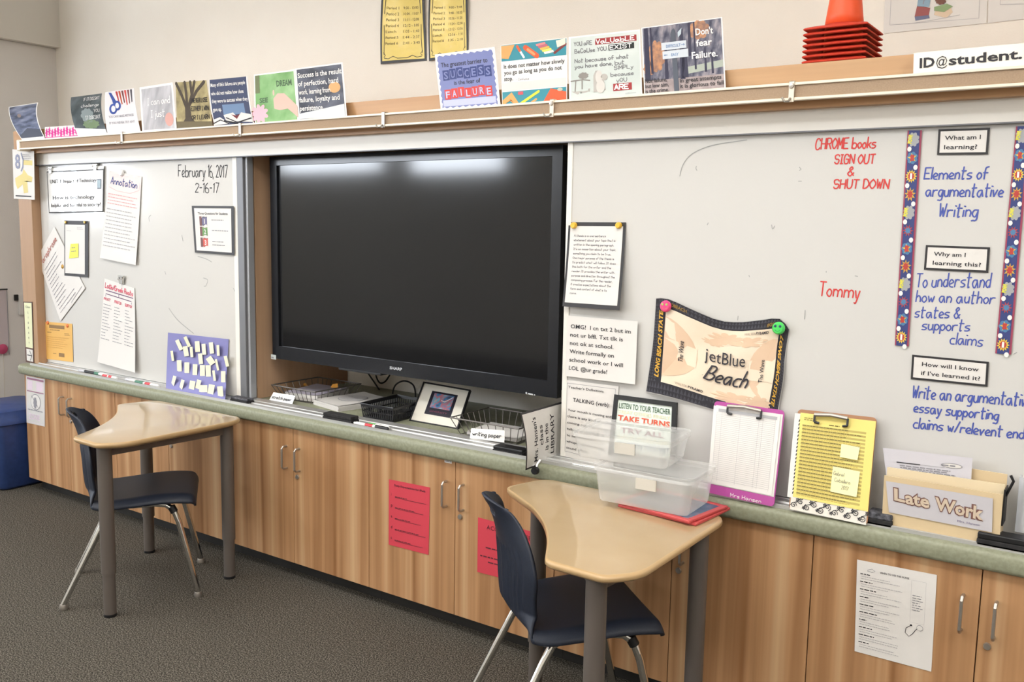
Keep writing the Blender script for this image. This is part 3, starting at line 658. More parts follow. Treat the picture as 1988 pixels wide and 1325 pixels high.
def d13(f):
    f.rect(.015, 0, .985, .985, gln('wood_photo', [(.3, '#3f4052'), (.5, '#6b6a78'), (.7, '#9c949a')], scale=(1.6, 1.6, .7), nscale=34, detail=5))
    AM = gln('autumn_leaves', [(.35, '#8c6b5f'), (.65, '#c58f68')], nscale=60)
    f.blob(.18, .55, .1, .22, AM, 1.5, seed=2); f.blob(.72, .86, .12, .13, AM, 1.5, seed=3); f.blob(.08, .38, .07, .1, AM, 1.5, seed=6)
    f.rect(.015, 0, .985, .2, gln('path_photo', [(.3, '#8d7f80'), (.7, '#b3a5a3')], nscale=30), 1.6); f.poly([(.5, .24), (.985, .3), (.985, .4), (.5, .34)], gl('lawn_photo', '#a5aba0'), 1.7)
    TR = gl('dark_trunk', '#38374a')
    for x, w, b, t in ((.06, .035, .2, .98), (.30, .022, .2, .7), (.12, .015, .3, .98), (.5, .03, .18, .9), (.53, .04, .2, .5), (.78, .015, .25, .6), (.86, .014, .22, .55), (.66, .012, .3, .98), (.6, .02, .5, .98)): f.poly([(x-w, b), (x+w, b), (x+w*.7, t), (x-w*.7, t)], TR, 2)
    PO = gl('post_grey', '#565b66'); f.poly([(.385, .0), (.445, .0), (.43, .88), (.41, .93), (.385, .9), (.37, .85)], PO, 3)
    f.poly([(.46, .78), (.5, .83), (.51, .92), (.46, .86)], gl('pale_flag', '#b9c4cc'), 3); SGN = gl('sign_board', '#c9cfd6')
    f.rect(.25, .62, .56, .73, SGN, 4); f.rect(.26, .49, .58, .605, SGN, 4); BI = mat('sign_blue', '#5b7fae', .5)
    f.text('DIFFICULT', .31, .65, .045, BI, fit=.18, L=5, bold=.01); f.line([(.5, .672), (.54, .672)], .006, BI, 5); f.line([(.525, .685), (.54, .672), (.525, .66)], .005, BI, 5)
    f.text('EASY', .37, .52, .045, BI, fit=.09, L=5, bold=.01); f.line([(.28, .545), (.32, .545)], .006, BI, 5); f.line([(.295, .557), (.28, .545), (.295, .533)], .005, BI, 5)
    for t, x, y, w in (("Don't", .68, .78, .21), ('fear', .68, .62, .19), ('Failure.', .62, .45, .31)): f.text(t, x, y, .10, WHT, fit=w, bold=.02, L=5)
    for t, x, y, w in (('Not failure,', .02, .17, .28), ('but low aim,', .02, .095, .3), ('is the crime.', .02, .02, .3), ('In great attempts', .46, .13, .5), ('it is glorious to fail', .46, .05, .52)): f.text(t, x, y, .06, INK, fit=w, bold=.012, L=5)
rail_poster([(1245, 54), (1402, 33), (1409, 171), (1251, 185)], "autumn woods signpost poster reading Don't fear Failure", d13, lean=0.05, i=1)
# the address strip at the right end
cI = [onY(1774, 103, 0.022), None, None, onY(1773, 142, YP)]; rt = onY(1986, 83.5, 0.022); rb = onY(1987, 122, YP)
s = Sheet(0.50, 0.075, mat('sign_paper', '#f1ece2', .5), 0, -0.03)
s.text('ID', 0.026, 0.017, 0.037, INK, bold=0.03, fit=0.062); s.text('@', 0.094, 0.017, 0.037, INK, fit=0.046); s.text('student.', 0.145, 0.017, 0.037, INK, bold=0.026, fit=0.284); s.text('net', 0.436, 0.017, 0.037, INK, bold=0.02, fit=0.055)
e = (rt-cI[0]).normalized(); e2 = (rb-cI[3]).normalized(); k = (rt-cI[0]).length/0.430
tag(s.build('address_sign', [cI[0], cI[0]+e*0.5*k, cI[3]+e2*0.5*k, cI[3]]), 'white paper strip reading ID@student. at the right end of the tack strip', 'sign')

# ================================================================ sheets on the back wall
def wall_sheet(name, px, label, cat, draw, group=None, y=WY-0.003, disp=None, hang=None, paper=None):
    c = quad(px, y)
    if hang:
        c[0] = c[3]+(c[0]-c[3])*hang; c[1] = c[2]+(c[1]-c[2])*hang
    w, h = dims(c); s = Sheet(w, h, paper or PAPER); draw(fmat(s, w, h))
    return tag(s.build(name, c, disp), label, cat, group)
GOLD = mat('gold_foil', '#d8bd55', 0.3, 0.1, coat=0.5); _n, _l, _b = nt(GOLD)
_t = _n.new('ShaderNodeTexNoise'); _t.inputs['Scale'].default_value = 14; _bp = _n.new('ShaderNodeBump'); _bp.inputs['Strength'].default_value = 0.25; _bp.inputs['Distance'].default_value = 0.01
_tc = _n.new('ShaderNodeTexCoord'); _l.new(_tc.outputs['Object'], _t.inputs[0]); _l.new(_t.outputs[0], _bp.inputs['Height']); _l.new(_bp.outputs[0], _b.inputs['Coat Normal'])
GI2 = mat('brown_ink', '#4a3f22', .5)
def gold(title, rows):
    def dr(f):
        f.rect(.045, .03, .955, .975, GOLD, 1)
        for sx in (.09, .91):
            for y0, y1 in ((.1, .42), (.55, .9)): f.line([(sx, y0), (sx+(.012 if sx < .5 else -.012), (y0+y1)/2), (sx, y1)], .014, GI2)
        f.line([(.1, .06), (.2, .05), (.3, .075), (.4, .05), (.6, .05), (.7, .075), (.8, .05), (.9, .06)], .012, GI2); f.line([(.08, .12), (.13, .09), (.09, .07)], .012, GI2); f.line([(.92, .12), (.87, .09), (.91, .07)], .012, GI2)
        f.s.star(.5*f.w, .80*f.h, .014, .026, 3, GI2, 2)
        f.text(title, .5, .715, .032, GI2, align='c', fit=.5)
        for k, (a, b) in enumerate(rows): f.text(a, .13, .60-.066*k, .032, GI2, fit=.27 if len(a) > 5 else .22); f.text(b, .86, .60-.066*k, .032, GI2, align='r', fit=.36)
    return dr
SCH = 'gold schedule sheets on the wall'
wave = lambda a, b: 0.006*sin(a*5+b*4)+0.004
wall_sheet('schedule_sheet', [(742, 0), (826, 0), (828, 118), (740, 125)], 'gold Regular schedule sheet with black border, left one on the wall', 'schedule sheet',
    gold('Regular schedule', [('Period 1', '9:00 - 10:00'), ('Period 2', '10:04 - 11:07'), ('Period 3', '11:11 - 12:08'), ('Period 4', '12:12 - 1:05'), ('Lunch', '1:05 - 1:40'), ('Period 5', '1:44 - 2:37'), ('Period 6', '2:41 - 3:40')]), SCH, hang=1.42, paper=BORDER, disp=wave)
wall_sheet('schedule_sheet', [(834, 0), (910, 0), (909, 108), (834, 119)], 'gold Minimum schedule sheet with period times, right one on the wall', 'schedule sheet',
    gold('Minimum', [('Period 1', '9:00 - 9:44'), ('Period 2', '9:48 - 10:32'), ('Period 3', '10:36 - 11:20'), ('Period 4', '11:24 - 12:08'), ('Period 5', '12:12 - 12:56'), ('Lunch', '12:56 - 1:31'), ('Period 6', '1:35 - 2:18')]), SCH, hang=1.42, paper=BORDER, disp=wave)
def cart1(f):
    g = fmat(f.s, f.w, f.h); Q = lambda P: [(x, .02+.6*y) for x, y in P]
    f.poly = lambda P, M, L=1: g.poly(Q(P), M, L); f.blob = lambda x, y, a, b, M, L=1, **k: g.blob(x, .02+.6*y, a, b*.6, M, L, **k); f.line = lambda P, wd, M, L=2: g.line(Q(P), wd, M, L)
    f.s.frame(.06*f.w, .05*f.h, .93*f.w, .97*f.h, .0015, PALEINK)
    J = gl('denim_ink', '#8fa9bb'); RB = gl('book_maroon', '#9d5a58'); GB = gl('book_green', '#8fa678'); CB = gl('book_cream', '#dbc5aa')
    f.poly([(.31, .13), (.45, .14), (.46, .23), (.33, .26)], RB, 2); f.poly([(.32, .08), (.46, .1), (.45, .14), (.31, .13)], gl('book_slate', '#6e7490'), 2)
    f.poly([(.33, .25), (.45, .24), (.47, .42), (.48, .6), (.36, .6), (.34, .4)], J, 2); f.line([(.39, .28), (.41, .4), (.39, .6)], .008, GREYINK, 3)
    f.poly([(.52, .22), (.66, .24), (.68, .16), (.62, .09), (.5, .14)], CB, 2); f.poly([(.5, .24), (.62, .28), (.68, .24), (.6, .17), (.5, .19)], GB, 3); f.blob(.56, .32, .05, .05, gl('shoe_brown', '#7b5347'), 4, seed=3)
    f.line([(.25, .05), (.5, .075), (.75, .12)], .004, PALEINK)
    f.s.ell(.22*f.w, .48*f.h, .09*f.w, .04*f.h, PALEINK, 1); f.s.ell(.22*f.w, .48*f.h, .085*f.w, .036*f.h, PAPER, 2)
def cart2(f):
    f.s.frame(.1*f.w, .12*f.h, .97*f.w, .96*f.h, .0015, PALEINK); f.s.ell(.5*f.w, .5*f.h, .3*f.w, .13*f.h, PALEINK, 1); f.s.ell(.5*f.w, .5*f.h, .294*f.w, .124*f.h, PAPER, 2); f.greek(.34, .66, .5, .035, 2, PALEINK)
    f.text('I heard you', .36, .43, .03, GREYINK, fit=.28, L=3)
PBG = 'drawing sheets high on the wall'
wall_sheet('drawing_sheet', [(1718, 0), (1917, 0), (1915, 45), (1715, 65)], 'white drawing sheet of jeans and stacked books, above the address strip', 'poster', cart1, PBG, hang=4.6, paper=PAPER)
wall_sheet('drawing_sheet', [(1919, 0), (2160, 0), (2150, 18), (1918, 45)], 'white drawing sheet with a speech bubble, cut off at the top right corner', 'poster', cart2, PBG, hang=6.5, paper=PAPER)

# ================================================================ traffic cones on top of the case
CO = mat('cone_orange', '#ee5a2c', 0.45); CR = mat('cone_base_red', '#d1432f', 0.5)
cx0, cx1 = onY(1558, 90, 0.062).x, onY(1682, 90, 0.062).x; cs = (cx1-cx0)/2; cxm = (cx0+cx1)/2; cym = 0.062+cs
def cone(z, full):
    b = MB(); L = cs; n = 20
    ring = []
    def sq(k, r, z, amt):   # blend from square to round
        a = 2*pi*k/n+pi/4; c_, s_ = cos(a), sin(a); q = 1/max(abs(c_), abs(s_)); q = q*amt+1.0*(1-amt)
        return (cxm+r*q*c_, cym+r*q*s_, z)
    prof = [(L*.985, 0.0015, 1.0), (L, .004, 1.0), (L*.97, .0065, 1.0), (L*.80, .013, .9), (L*.68, .014, .3), (L*.60, .022, 0)]
    b2 = MB()
    vs = []; fs = []
    for r, zz, am in prof: vs += [sq(k, r, z+zz, am) for k in range(n)]
    for i in range(len(prof)-1):
        for k in range(n): fs.append((i*n+k, i*n+(k+1) % n, (i+1)*n+(k+1) % n, (i+1)*n+k))
    b2.add(vs, fs, 0, True)
    t = thing('traffic_cone', (cxm, cym, z), '', 'traffic cone', 'nested orange cones on top of the case')
    b2.build('base', CR, t, solid=0.002, angle=30)
    pr = [(L*.60, .022), (L*.56, .05), (L*.36, .19), (L*.22, .31), (L*.15, .375), (L*.13, .38), (L*.1, .376)]
    MB().lathe([(r, z+zz) for r, zz in pr], (cxm, cym, 0), 28).build('cone_body', CO, t, solid=0.0015)
    return t
words_ = ['bottom cone of the nested orange stack, resting on the case', 'second cone from the bottom of the nested orange stack', 'third cone from the bottom of the nested orange stack', 'middle cone of the nested orange stack of seven', 'third cone from the top of the nested orange stack', 'second cone from the top of the nested orange stack', 'topmost orange cone of the nested stack, its body showing']
zc = ZFT+0.0005
for i in range(7):
    o = cone(zc+i*0.0158, i == 6); o['label'] = words_[i]
# ================================================================ sheets and magnets on the boards
YP2 = YB-0.0035
def bsheet(name, px, label, cat, draw, paper=None, dy=(0, 0, 0, 0), disp=None, group=None, y=YP2, fn=None):
    c = quad(px, y, dy); w, h = dims(c); s = Sheet(w, h, paper or PAPER); draw(fmat(s, w, h))
    return tag(s.build(name, c, disp, fn=fn), label, cat, group)
def magnet(px, py, r, M, label, y=None, t=0.006, cat='magnet', name='magnet', group=None, eyes=None):
    y = YP2-0.001 if y is None else y
    P = onY(px, py, y); k = (onY(px, py-10, y)-P).length/10; R = r*k
    o = MB().lathe([(0.0001, -t), (R*.72, -t*.98), (R*.95, -t*.6), (R, -t*.2), (R, 0)], P, 20, axis=1)
    if eyes:
        for dx in (-.38, .38): o.lathe([(0.0001, -t-.0016), (R*.2, -t-.001), (R*.22, -t+.001)], P+Vector((dx*R, 0, R*.35)), 10, axis=1, mi=1)
        for k2 in range(7):
            a = pi*(1.2+.6*k2/6); o.lathe([(0.0001, -t-.0012), (R*.07, -t+.001)], P+Vector((R*.45*cos(a), 0, R*.45*sin(a))), 6, axis=1, mi=1)
    return tag(o.build(name, [M, eyes] if eyes else M, loc=P), label, cat, group)
def clip_magnet(px, py, label, wpx=18):
    P = onY(px, py, YP2-0.001); k = (onY(px, py-10, YP2)-P).length/10; w = wpx*k/2
    t = thing('clip_magnet', P, label, 'magnet clip')
    tag(MB().prism([(-w*.9, w*.9), (w*.9, w*.9), (w*.5, -w*.6), (-w*.5, -w*.6)], 1, -0.012, -0.003).xf(Matrix.Translation(P)).build('jaw', CHROME, t, bevel=0.002), 'shiny metal jaw')
    MB().tube([P+Vector((-w*.8, -.004, w*.9)), P+Vector((-w*.3, -.022, w*.2)), P+Vector((w*.3, -.022, w*.2)), P+Vector((w*.8, -.004, w*.9))], .0022, 6).build('lever', CHROME, t)
curlb = lambda k: (lambda a, b: k*(1-b)**2)
# --- on the end panel
YE = 0.05-0.0025
def e1(f):
    f.text('8', .12, .62, .30, mat('slate_ink', '#8c90a8', .6), bold=.02, fit=.24); f.line([(.42, .93), (.5, .8), (.48, .66), (.4, .58)], .05, mat('slate_ink', '#8c90a8', .6)); f.greek(.48, .92, .9, .035, 4, GREYINK, hh=.003)
    Y = mat('pale_gold_print', '#dccb86', .6); f.rect(.5, .7, .92, .8, Y); f.poly([(.1, .42), (.45, .52), (.5, .62), (.7, .5), (.92, .46), (.88, .36), (.66, .38), (.7, .14), (.5, .12), (.45, .3), (.2, .2), (.12, .3)], Y); f.rect(.1, .05, .85, .075, INK, 2)
bsheet('numbered_sheet', [(24, 290), (66, 293), (67.5, 388), (27, 386)], 'white sheet with number 8 and pale yellow print on the end post', 'sheet', e1, y=YE-0.001)
LIB_Y = mat('pale_yellow_card', '#e3e4bc', .55); LIB_B = mat('brown_card', '#5c4038', .6)
def e2(f):
    f.rect(.1, .25, .93, .985, LIB_Y); f.rect(.15, .03, .9, .225, PAPER)
    f.text('Class', .52, .90, .035, INK, align='c', fit=.5)
    for k, ch in enumerate('LIBRARY'): f.text(ch, .52, .81-.083*k, .035, INK, align='c', bold=.01)
    f.line([(.25, .125), (.8, .125)], .05, INK); f.line([(.55, .2), (.8, .125)], .05, INK); f.line([(.6, .045), (.8, .125)], .05, INK)
bsheet('library_sign', [(45, 586), (62.5, 586.5), (66, 707), (50, 703)], 'narrow brown-edged Class LIBRARY sign with an arrow on the end post', 'sign', e2, LIB_B, y=YE-0.001)
# --- left board
def l1(f):
    f.s.frame(.0, .0, f.w, .93*f.h, .006, BORDER)
    f.text('UNIT 3: Impact of Technology', .06, .66, .085, INK, fit=.83, bold=.01)
    f.text('How is technology', .1, .30, .085, INK, fit=.76, bold=.01); f.text('helpful and harmful to society?', .06, .13, .085, INK, fit=.9, bold=.01)
    f.rect(.895, .5, .965, .72, mat('phone_print', '#59626c', .4)); f.rect(.905, .53, .955, .69, mat('phone_screen', '#8ba0aa', .4), 2)
bsheet('unit_sheet', [(92, 327), (203.5, 322), (202, 412), (96.5, 414)], 'white laminated UNIT 3 technology question sheet with a black border', 'sheet', l1, LAMI, disp=lambda a, b: .004+.003*sin(a*9))
clip_magnet(101, 332, 'shiny clip magnet on the left corner of the UNIT 3 sheet'); clip_magnet(188, 326, 'shiny clip magnet on the right corner of the UNIT 3 sheet')
def l2(f):
    f.poly([(.0, .98), (1, .98), (1, .70), (0, .70)], mat('pink_paper_tint', '#ead7d4', .6), .5)
    f.hand('Annotation', .09, .86, .075, mat('navy_marker', '#3c4a86', .6), fit=.82, w=.0055)
    f.line([(.05, .82), (.3, .79), (.7, .79), (.95, .84), (.97, .93)], .006, mat('pink_marker', '#dba6a6', .6))
    f.greek(.05, .95, .74, .035, 4, mat('pink_marker', '#dba6a6', .6), hh=.0045, seed=1); f.greek(.05, .95, .57, .042, 11, PALEINK, hh=.005, seed=2, ragged=.2)
bsheet('annotation_chart', [(212, 331), (275, 343), (266, 515), (196.5, 501)], 'handwritten Annotation chart on pinkish white paper', 'chart', l2, dy=(0, 0, -.004, -.004), disp=curlb(.008))
magnet(237, 336, 6.5, mat('white_magnet', '#efefef', .3), 'round white magnet holding the Annotation chart', t=.012)
def l3(f):
    f.rect(.04, .05, .87, .93, PAPER); f.greek(.55, .85, .88, .03, 2, PALEINK, hh=.003); f.line([(.1, .82), (.3, .815)], .008, PALEINK)
bsheet('backed_card', [(125, 428.5), (171, 429.5), (171, 539), (125, 535.5)], 'black-backed white notepad sheet with a yellow sticky note on it', 'notepad', l3, BORDER, y=YP2-.003)
STK = mat('sticky_yellow', '#ece75a', .6)
def l3b(f): f.greek(.2, .8, .7, .25, 2, GREYINK, hh=.004)
bsheet('sticky_note', [(137, 474), (152, 473), (152, 500), (134, 502)], 'bright yellow sticky note on the black-backed notepad sheet', 'sticky note', l3b, STK, y=YP2-.006)
BRASS = mat('brass', '#c7a355', .3, .8)
magnet(128, 432, 2.6, BRASS, 'small brass magnet at the left corner of the black-backed notepad', y=YP2-.005); magnet(165, 432, 2.6, BRASS, 'small brass magnet at the right corner of the black-backed notepad', y=YP2-.005)
magnet(122, 518, 4.2, mat('gold_magnet', '#b98d3d', .4, .4), 'small gold magnet beside the black-backed notepad')
def l4(f):
    f.hand('Paraphrase', .05, .84, .075, mat('rust_marker', '#b57a70', .6), fit=.85, w=.006); f.greek(.1, .8, .74, .055, 13, GREYINK, hh=.0042, seed=4, ragged=.6); f.line([(.5, .04), (.95, .06)], .008, GREYINK)
bsheet('tilted_chart', [(73, 500), (106, 440), (166, 560), (118, 624)], 'white handwritten chart pinned at a steep tilt beside the end post', 'chart', l4, disp=lambda a, b: .002)
OPAP = mat('orange_paper', '#e2b262', .6); OINK = mat('brown_print', '#8f6f45', .6); OM = mat('orange_magnet', '#e8824a', .4)
def l5(f):
    f.rect(.15, .84, .72, .93, OINK); f.greek(.18, .7, .79, .04, 1, OINK, hh=.004); f.greek(.08, .3, .72, .05, 1, OINK, hh=.004); f.greek(.72, .95, .72, .035, 2, OINK, hh=.003)
    f.greek(.08, .95, .6, .055, 6, mat('orange_print', '#cf9f55', .6), hh=.0035, seed=3); f.rect(.5, .1, .7, .2, OINK); f.greek(.3, .46, .17, .05, 1, OINK, hh=.003)
bsheet('orange_notice', [(88, 625), (140, 629), (142, 703.5), (88, 697)], 'orange printed notice low on the left whiteboard', 'notice', l5, OPAP)
magnet(93, 627, 3.4, OM, 'orange magnet at the left corner of the orange notice'); magnet(131, 633, 3.4, OM, 'orange magnet at the right corner of the orange notice')
def l6(f):
    RM = mat('rose_marker', '#d4546a', .6); PM = mat('plum_marker', '#6c4a6e', .6)
    f.hand('Latin/Greek Roots', .04, .90, .055, RM, fit=.92, w=.005); f.line([(.08, .87), (.95, .875)], .016, PM); f.line([(.5, .87), (.5, .83)], .012, PM); f.line([(.08, .80), (.08, .83), (.9, .83), (.9, .80)], .014, PM)
    for x, t in ((.03, 'ROOT'), (.37, 'PREFIX'), (.70, 'SUFFIX')):
        f.hand(t, x, .755, .028, RM, fit=.22, w=.0032); f.greek(x, x+.27, .70, .037, 12, GREYINK, hh=.0035, seed=int(x*100), ragged=.6)
bsheet('roots_chart', [(203, 541), (261, 560), (266, 723.5), (193, 703)], 'handwritten Latin/Greek roots chart curling away from the left whiteboard', 'chart', l6, dy=(0, 0, -.012, -.004), disp=curlb(.012))
clip_magnet(238, 545, 'dark clip magnet at the top of the Latin/Greek roots chart', 22)
def l7(f):
    f.rect(.055, .05, .94, .95, PAPER); f.text('Three Questions for Students', .5, .82, .05, INK, align='c', fit=.72, bold=.012)
    for k, (ch, cc, y) in enumerate((('1', '#4b4a63', .58), ('2', '#8aa06a', .36), ('3', '#bb4a40', .13))):
        f.rect(.17, y, .36, y+.2, mat('block_%d' % k, cc, .5)); f.rect(.17, y, .225, y+.2, mat('block_side', '#6d4240', .5), 2); f.rect(.24, y+.03, .35, y+.17, mat('block_face_%d' % k, ('#6f6a8d', '#5d8f4a', '#d0574a')[k], .5), 2); f.text(ch, .295, y+.05, .1, PAPER, align='c', bold=.03, L=3)
        f.greek(.46, .88, y+.12, .07, (1, 1, 2)[k], GREYINK, hh=.0038, seed=k)
bsheet('question_sheet', [(374, 400), (456, 400.5), (457, 496), (380, 490.5)], 'white Three Questions for Students sheet with number blocks and black border', 'sheet', l7, BORDER, disp=lambda a, b: .003+.006*abs(a-.4))
# purple sheet bulging out onto the tray, with its sticky notes
PUR = mat('purple_paper', '#7f7eb4', .65)
cP = [onY(326, 646, YP2), onY(444, 659, YP2), onY(437, 779, 0.018), onY(322, 758, 0.03)]
def pfn(a, b):
    TL, TR, BR, BL = cP; q = 1-b
    p = BL*(1-a)*(1-b)+BR*a*(1-b)+TR*a*b+TL*(1-a)*b
    ease = q*q*q                      # stays by the board, then swings out over the tray
    yy = (TL.y*(1-a)+TR.y*a)*(1-ease)+(BL.y*(1-a)+BR.y*a)*ease-0.002-.004*q
    return onY(*pxl(p), yy)
def pxl(P): d = P-EYE; z = d.dot(FWD); return CX+FPX*d.dot(RIGHT)/z, CY-FPX*d.dot(UP)/z
w, h = dims(cP); s = Sheet(w, h, PUR); tag(s.build('purple_sheet', cP, fn=pfn), 'purple construction paper sheet curling onto the tray, covered with sticky notes', 'sheet')
SN = mat('pale_sticky', '#efecca', .6)
notes = [(262, 285, 70, 200, -25), (410, 225, 60, 200, -25), (385, 400, 85, 185, -10), (490, 415, 50, 190, -5), (597, 315, 85, 195, -3), (717, 365, 70, 200, -5), (855, 340, 75, 205, -6), (978, 385, 50, 195, -3), (137, 485, 45, 185, -8),
 (655, 540, 75, 195, -6), (840, 575, 110, 150, -35), (958, 650, 40, 210, -12), (1130, 585, 60, 200, -13), (265, 670, 85, 205, -2), (405, 705, 90, 195, 0), (553, 740, 85, 200, 2), (690, 755, 90, 200, 0), (797, 762, 95, 210, -2), (905, 850, 45, 195, -8),
 (1072, 870, 80, 205, 0), (160, 945, 60, 185, 15), (310, 1015, 60, 185, 15), (497, 1040, 100, 190, 10), (610, 1020, 80, 190, 14), (705, 1090, 150, 130, 0), (848, 1108, 110, 190, 10), (1018, 1140, 100, 190, -5)]
for i, (nx, ny, nw, nh, ang) in enumerate(notes):
    px, py = 320+nx/9.46, 640+ny/9.46; a_ = min(max((px-324)/117, .02), .98)
    tb = py-(648+13*a_); b = min(max(1-tb/112, .02), .98); y0 = pfn(a_, b).y-.006
    hw, hh = nw/18.92, nh/18.92; ca, sa = cos(radians(ang)), sin(radians(ang))
    q = [(px+x*ca-yv*sa, py+x*sa+yv*ca) for x, yv in ((-hw, -hh), (hw, -hh), (hw, hh), (-hw, hh))]
    lift = -.010 if nw < 65 else -.004
    c = [onY(*q[0], y0), onY(*q[1], y0+(lift if nw < 65 else 0)), onY(*q[2], y0+lift), onY(*q[3], y0-(.002))]
    s = Sheet(*dims(c), SN); tag(s.build('sticky_note', c), 'small pale yellow sticky note on the purple sheet', 'sticky note', 'pale sticky notes on the purple sheet')
# --- right board
def r1(f):
    f.rect(.04, .05, .955, .955, PAPER)
    T = ['A thesis is a one-sentence', 'statement about your topic that is', 'written in the opening paragraph.', "It's an assertion about your topic,", 'something you claim to be true.', 'One major purpose of the thesis is', 'to predict what will follow. It does', 'this both for the writer and the', 'reader. It provides the writer with', 'purpose and direction throughout the', 'composing process. For the reader,', 'it creates expectations about the', 'form and content of what is to', 'come.']
    for k, t in enumerate(T): f.hand(t, .12, .83-.052*k, .024, mat('thesis_ink', '#6f6d74', .6), fit=min(.76, .0208*len(t)+.02), w=.0011, slant=0)
bsheet('thesis_sheet', [(1104, 431.5), (1215.5, 432), (1206, 603), (1095, 595)], 'white sheet with black border explaining what a thesis is', 'sheet', r1, BORDER, dy=(0, 0, -.02, -.012), disp=curlb(.012))
YM = mat('yellow_magnet', '#eebd3c', .35)
magnet(1115, 438, 6.6, YM, 'yellow magnet at the left corner of the thesis sheet', t=.014); magnet(1202, 438, 6.6, YM, 'yellow magnet at the right corner of the thesis sheet', t=.014)
def r2(f):
    for k, (t, w) in enumerate((('OMG!  I cn txt 2 but im', .86), ('not ur bffl. Txt tlk is', .755), ('not ok at school.', .63), ('Write formally on', .64), ('school work or I will', .77), ('LOL @ur grade!', .555))): f.text(t, .055, .80-.137*k, .068, INK, fit=w, bold=.006)
bsheet('rule_sheet', [(1102, 613), (1238, 624.5), (1233, 747), (1097, 730.5)], 'white OMG texting rule sheet with bold black print', 'sheet', r2, dy=(0, -.003, -.012, -.003), y=YP2-.004)
def r3(f):
    f.s.frame(.035*f.w, .07*f.h, .95*f.w, .965*f.h, .0012, GREYINK)
    f.text("Teacher's Definition:", .06, .90, .032, INK, fit=.68, bold=.006); f.text('TALKING (verb):', .16, .735, .05, INK, fit=.70, bold=.01)
    for k, (t, w) in enumerate((('Your mouth is moving and', .84), ('there is any kind of sound', .86), ('coming out. This means', .8), ('talking to yourself, or', .74), ('to someone else,', .56), ('whispering, or making', .72), ('sound effects.', .46))): f.text(t, .065, .605-.082*k, .032, INK, fit=w, bold=.006)
bsheet('definition_sheet', [(1098, 738), (1201, 750.5), (1191, 910), (1093, 886)], "white Teacher's Definition sheet about talking, standing behind the clear bins", 'sheet', r3)
# framed quote
pf = [(1192.5, 766), (1313, 782), (1309, 903), (1180, 884)]
cF = quad(pf, YB-.018, (.004, .004, -.03, -.03)); wF, hF = dims(cF)
t = thing('picture_frame', (cF[2]+cF[3])/2, 'black picture frame reading LISTEN TO YOUR TEACHER, behind the clear bins', 'picture frame')
def framed(t, c, fw, th, FM, inner):
    """a mitred frame with real depth round a printed sheet; c = TL,TR,BR,BL of its front"""
    TL, TR, BR, BL = c; N = (TR-TL).cross(TL-BL).normalized(); w, h = dims(c); b = MB()
    P = lambda x, y, d: BL*(1-x/w)*(1-y/h)+BR*(x/w)*(1-y/h)+TR*(x/w)*(y/h)+TL*(1-x/w)*(y/h)+N*d
    o = [(0, 0), (w, 0), (w, h), (0, h)]; i_ = [(fw, fw), (w-fw, fw), (w-fw, h-fw), (fw, h-fw)]
    vs = [P(*q, 0) for q in o]+[P(*q, 0) for q in i_]+[P(*q, -th) for q in o]+[P(*q, -th*.4) for q in i_]; fs = []
    for k in range(4):
        j = (k+1) % 4; fs += [(k, j, 4+j, 4+k), (k, j, 8+j, 8+k), (4+k, 4+j, 12+j, 12+k)]
    fs.append((8, 9, 10, 11)); b.add(vs, fs); b.build('frame', FM, t)
    s = Sheet(w-2*fw, h-2*fw); inner(fmat(s, s.w, s.h)); s.build('print', [P(*i_[3], -th*.35), P(*i_[2], -th*.35), P(*i_[1], -th*.35), P(*i_[0], -th*.35)], parent=t)
def r4(f):
    f.rect(0, 0, 1, 1, mat('mint_print', '#dfe9de', .4), 0); R_ = mat('coral_ink', '#d8583c', .5); G_ = mat('forest_ink', '#4b6650', .5); C_ = mat('cream_ink', '#e6dfbd', .5); B_ = mat('slate_blue_ink', '#5f7fa8', .5)
    f.text('LISTEN TO YOUR TEACHER', .03, .84, .11, G_, fit=.94, bold=.012); f.text('TREAT OTHERS KINDLY', .03, .74, .07, C_, fit=.94, bold=.01); f.text('TAKE TURNS', .03, .60, .11, R_, fit=.94, bold=.03)
    f.text('PUT AWAY THINGS YOU TOUCH', .03, .52, .045, G_, fit=.94, bold=.01); f.text('TRY ALL', .1, .38, .10, mat('plum_ink', '#96566a', .5), fit=.78, bold=.02); f.text('SAY PLEASE', .05, .27, .06, C_, fit=.9, bold=.02); f.text('ALWAYS DO YOUR BEST', .03, .10, .11, B_, fit=.94, bold=.012)
framed(t, cF, .016, .014, mat('frame_black', '#1d1e20', .35), r4)
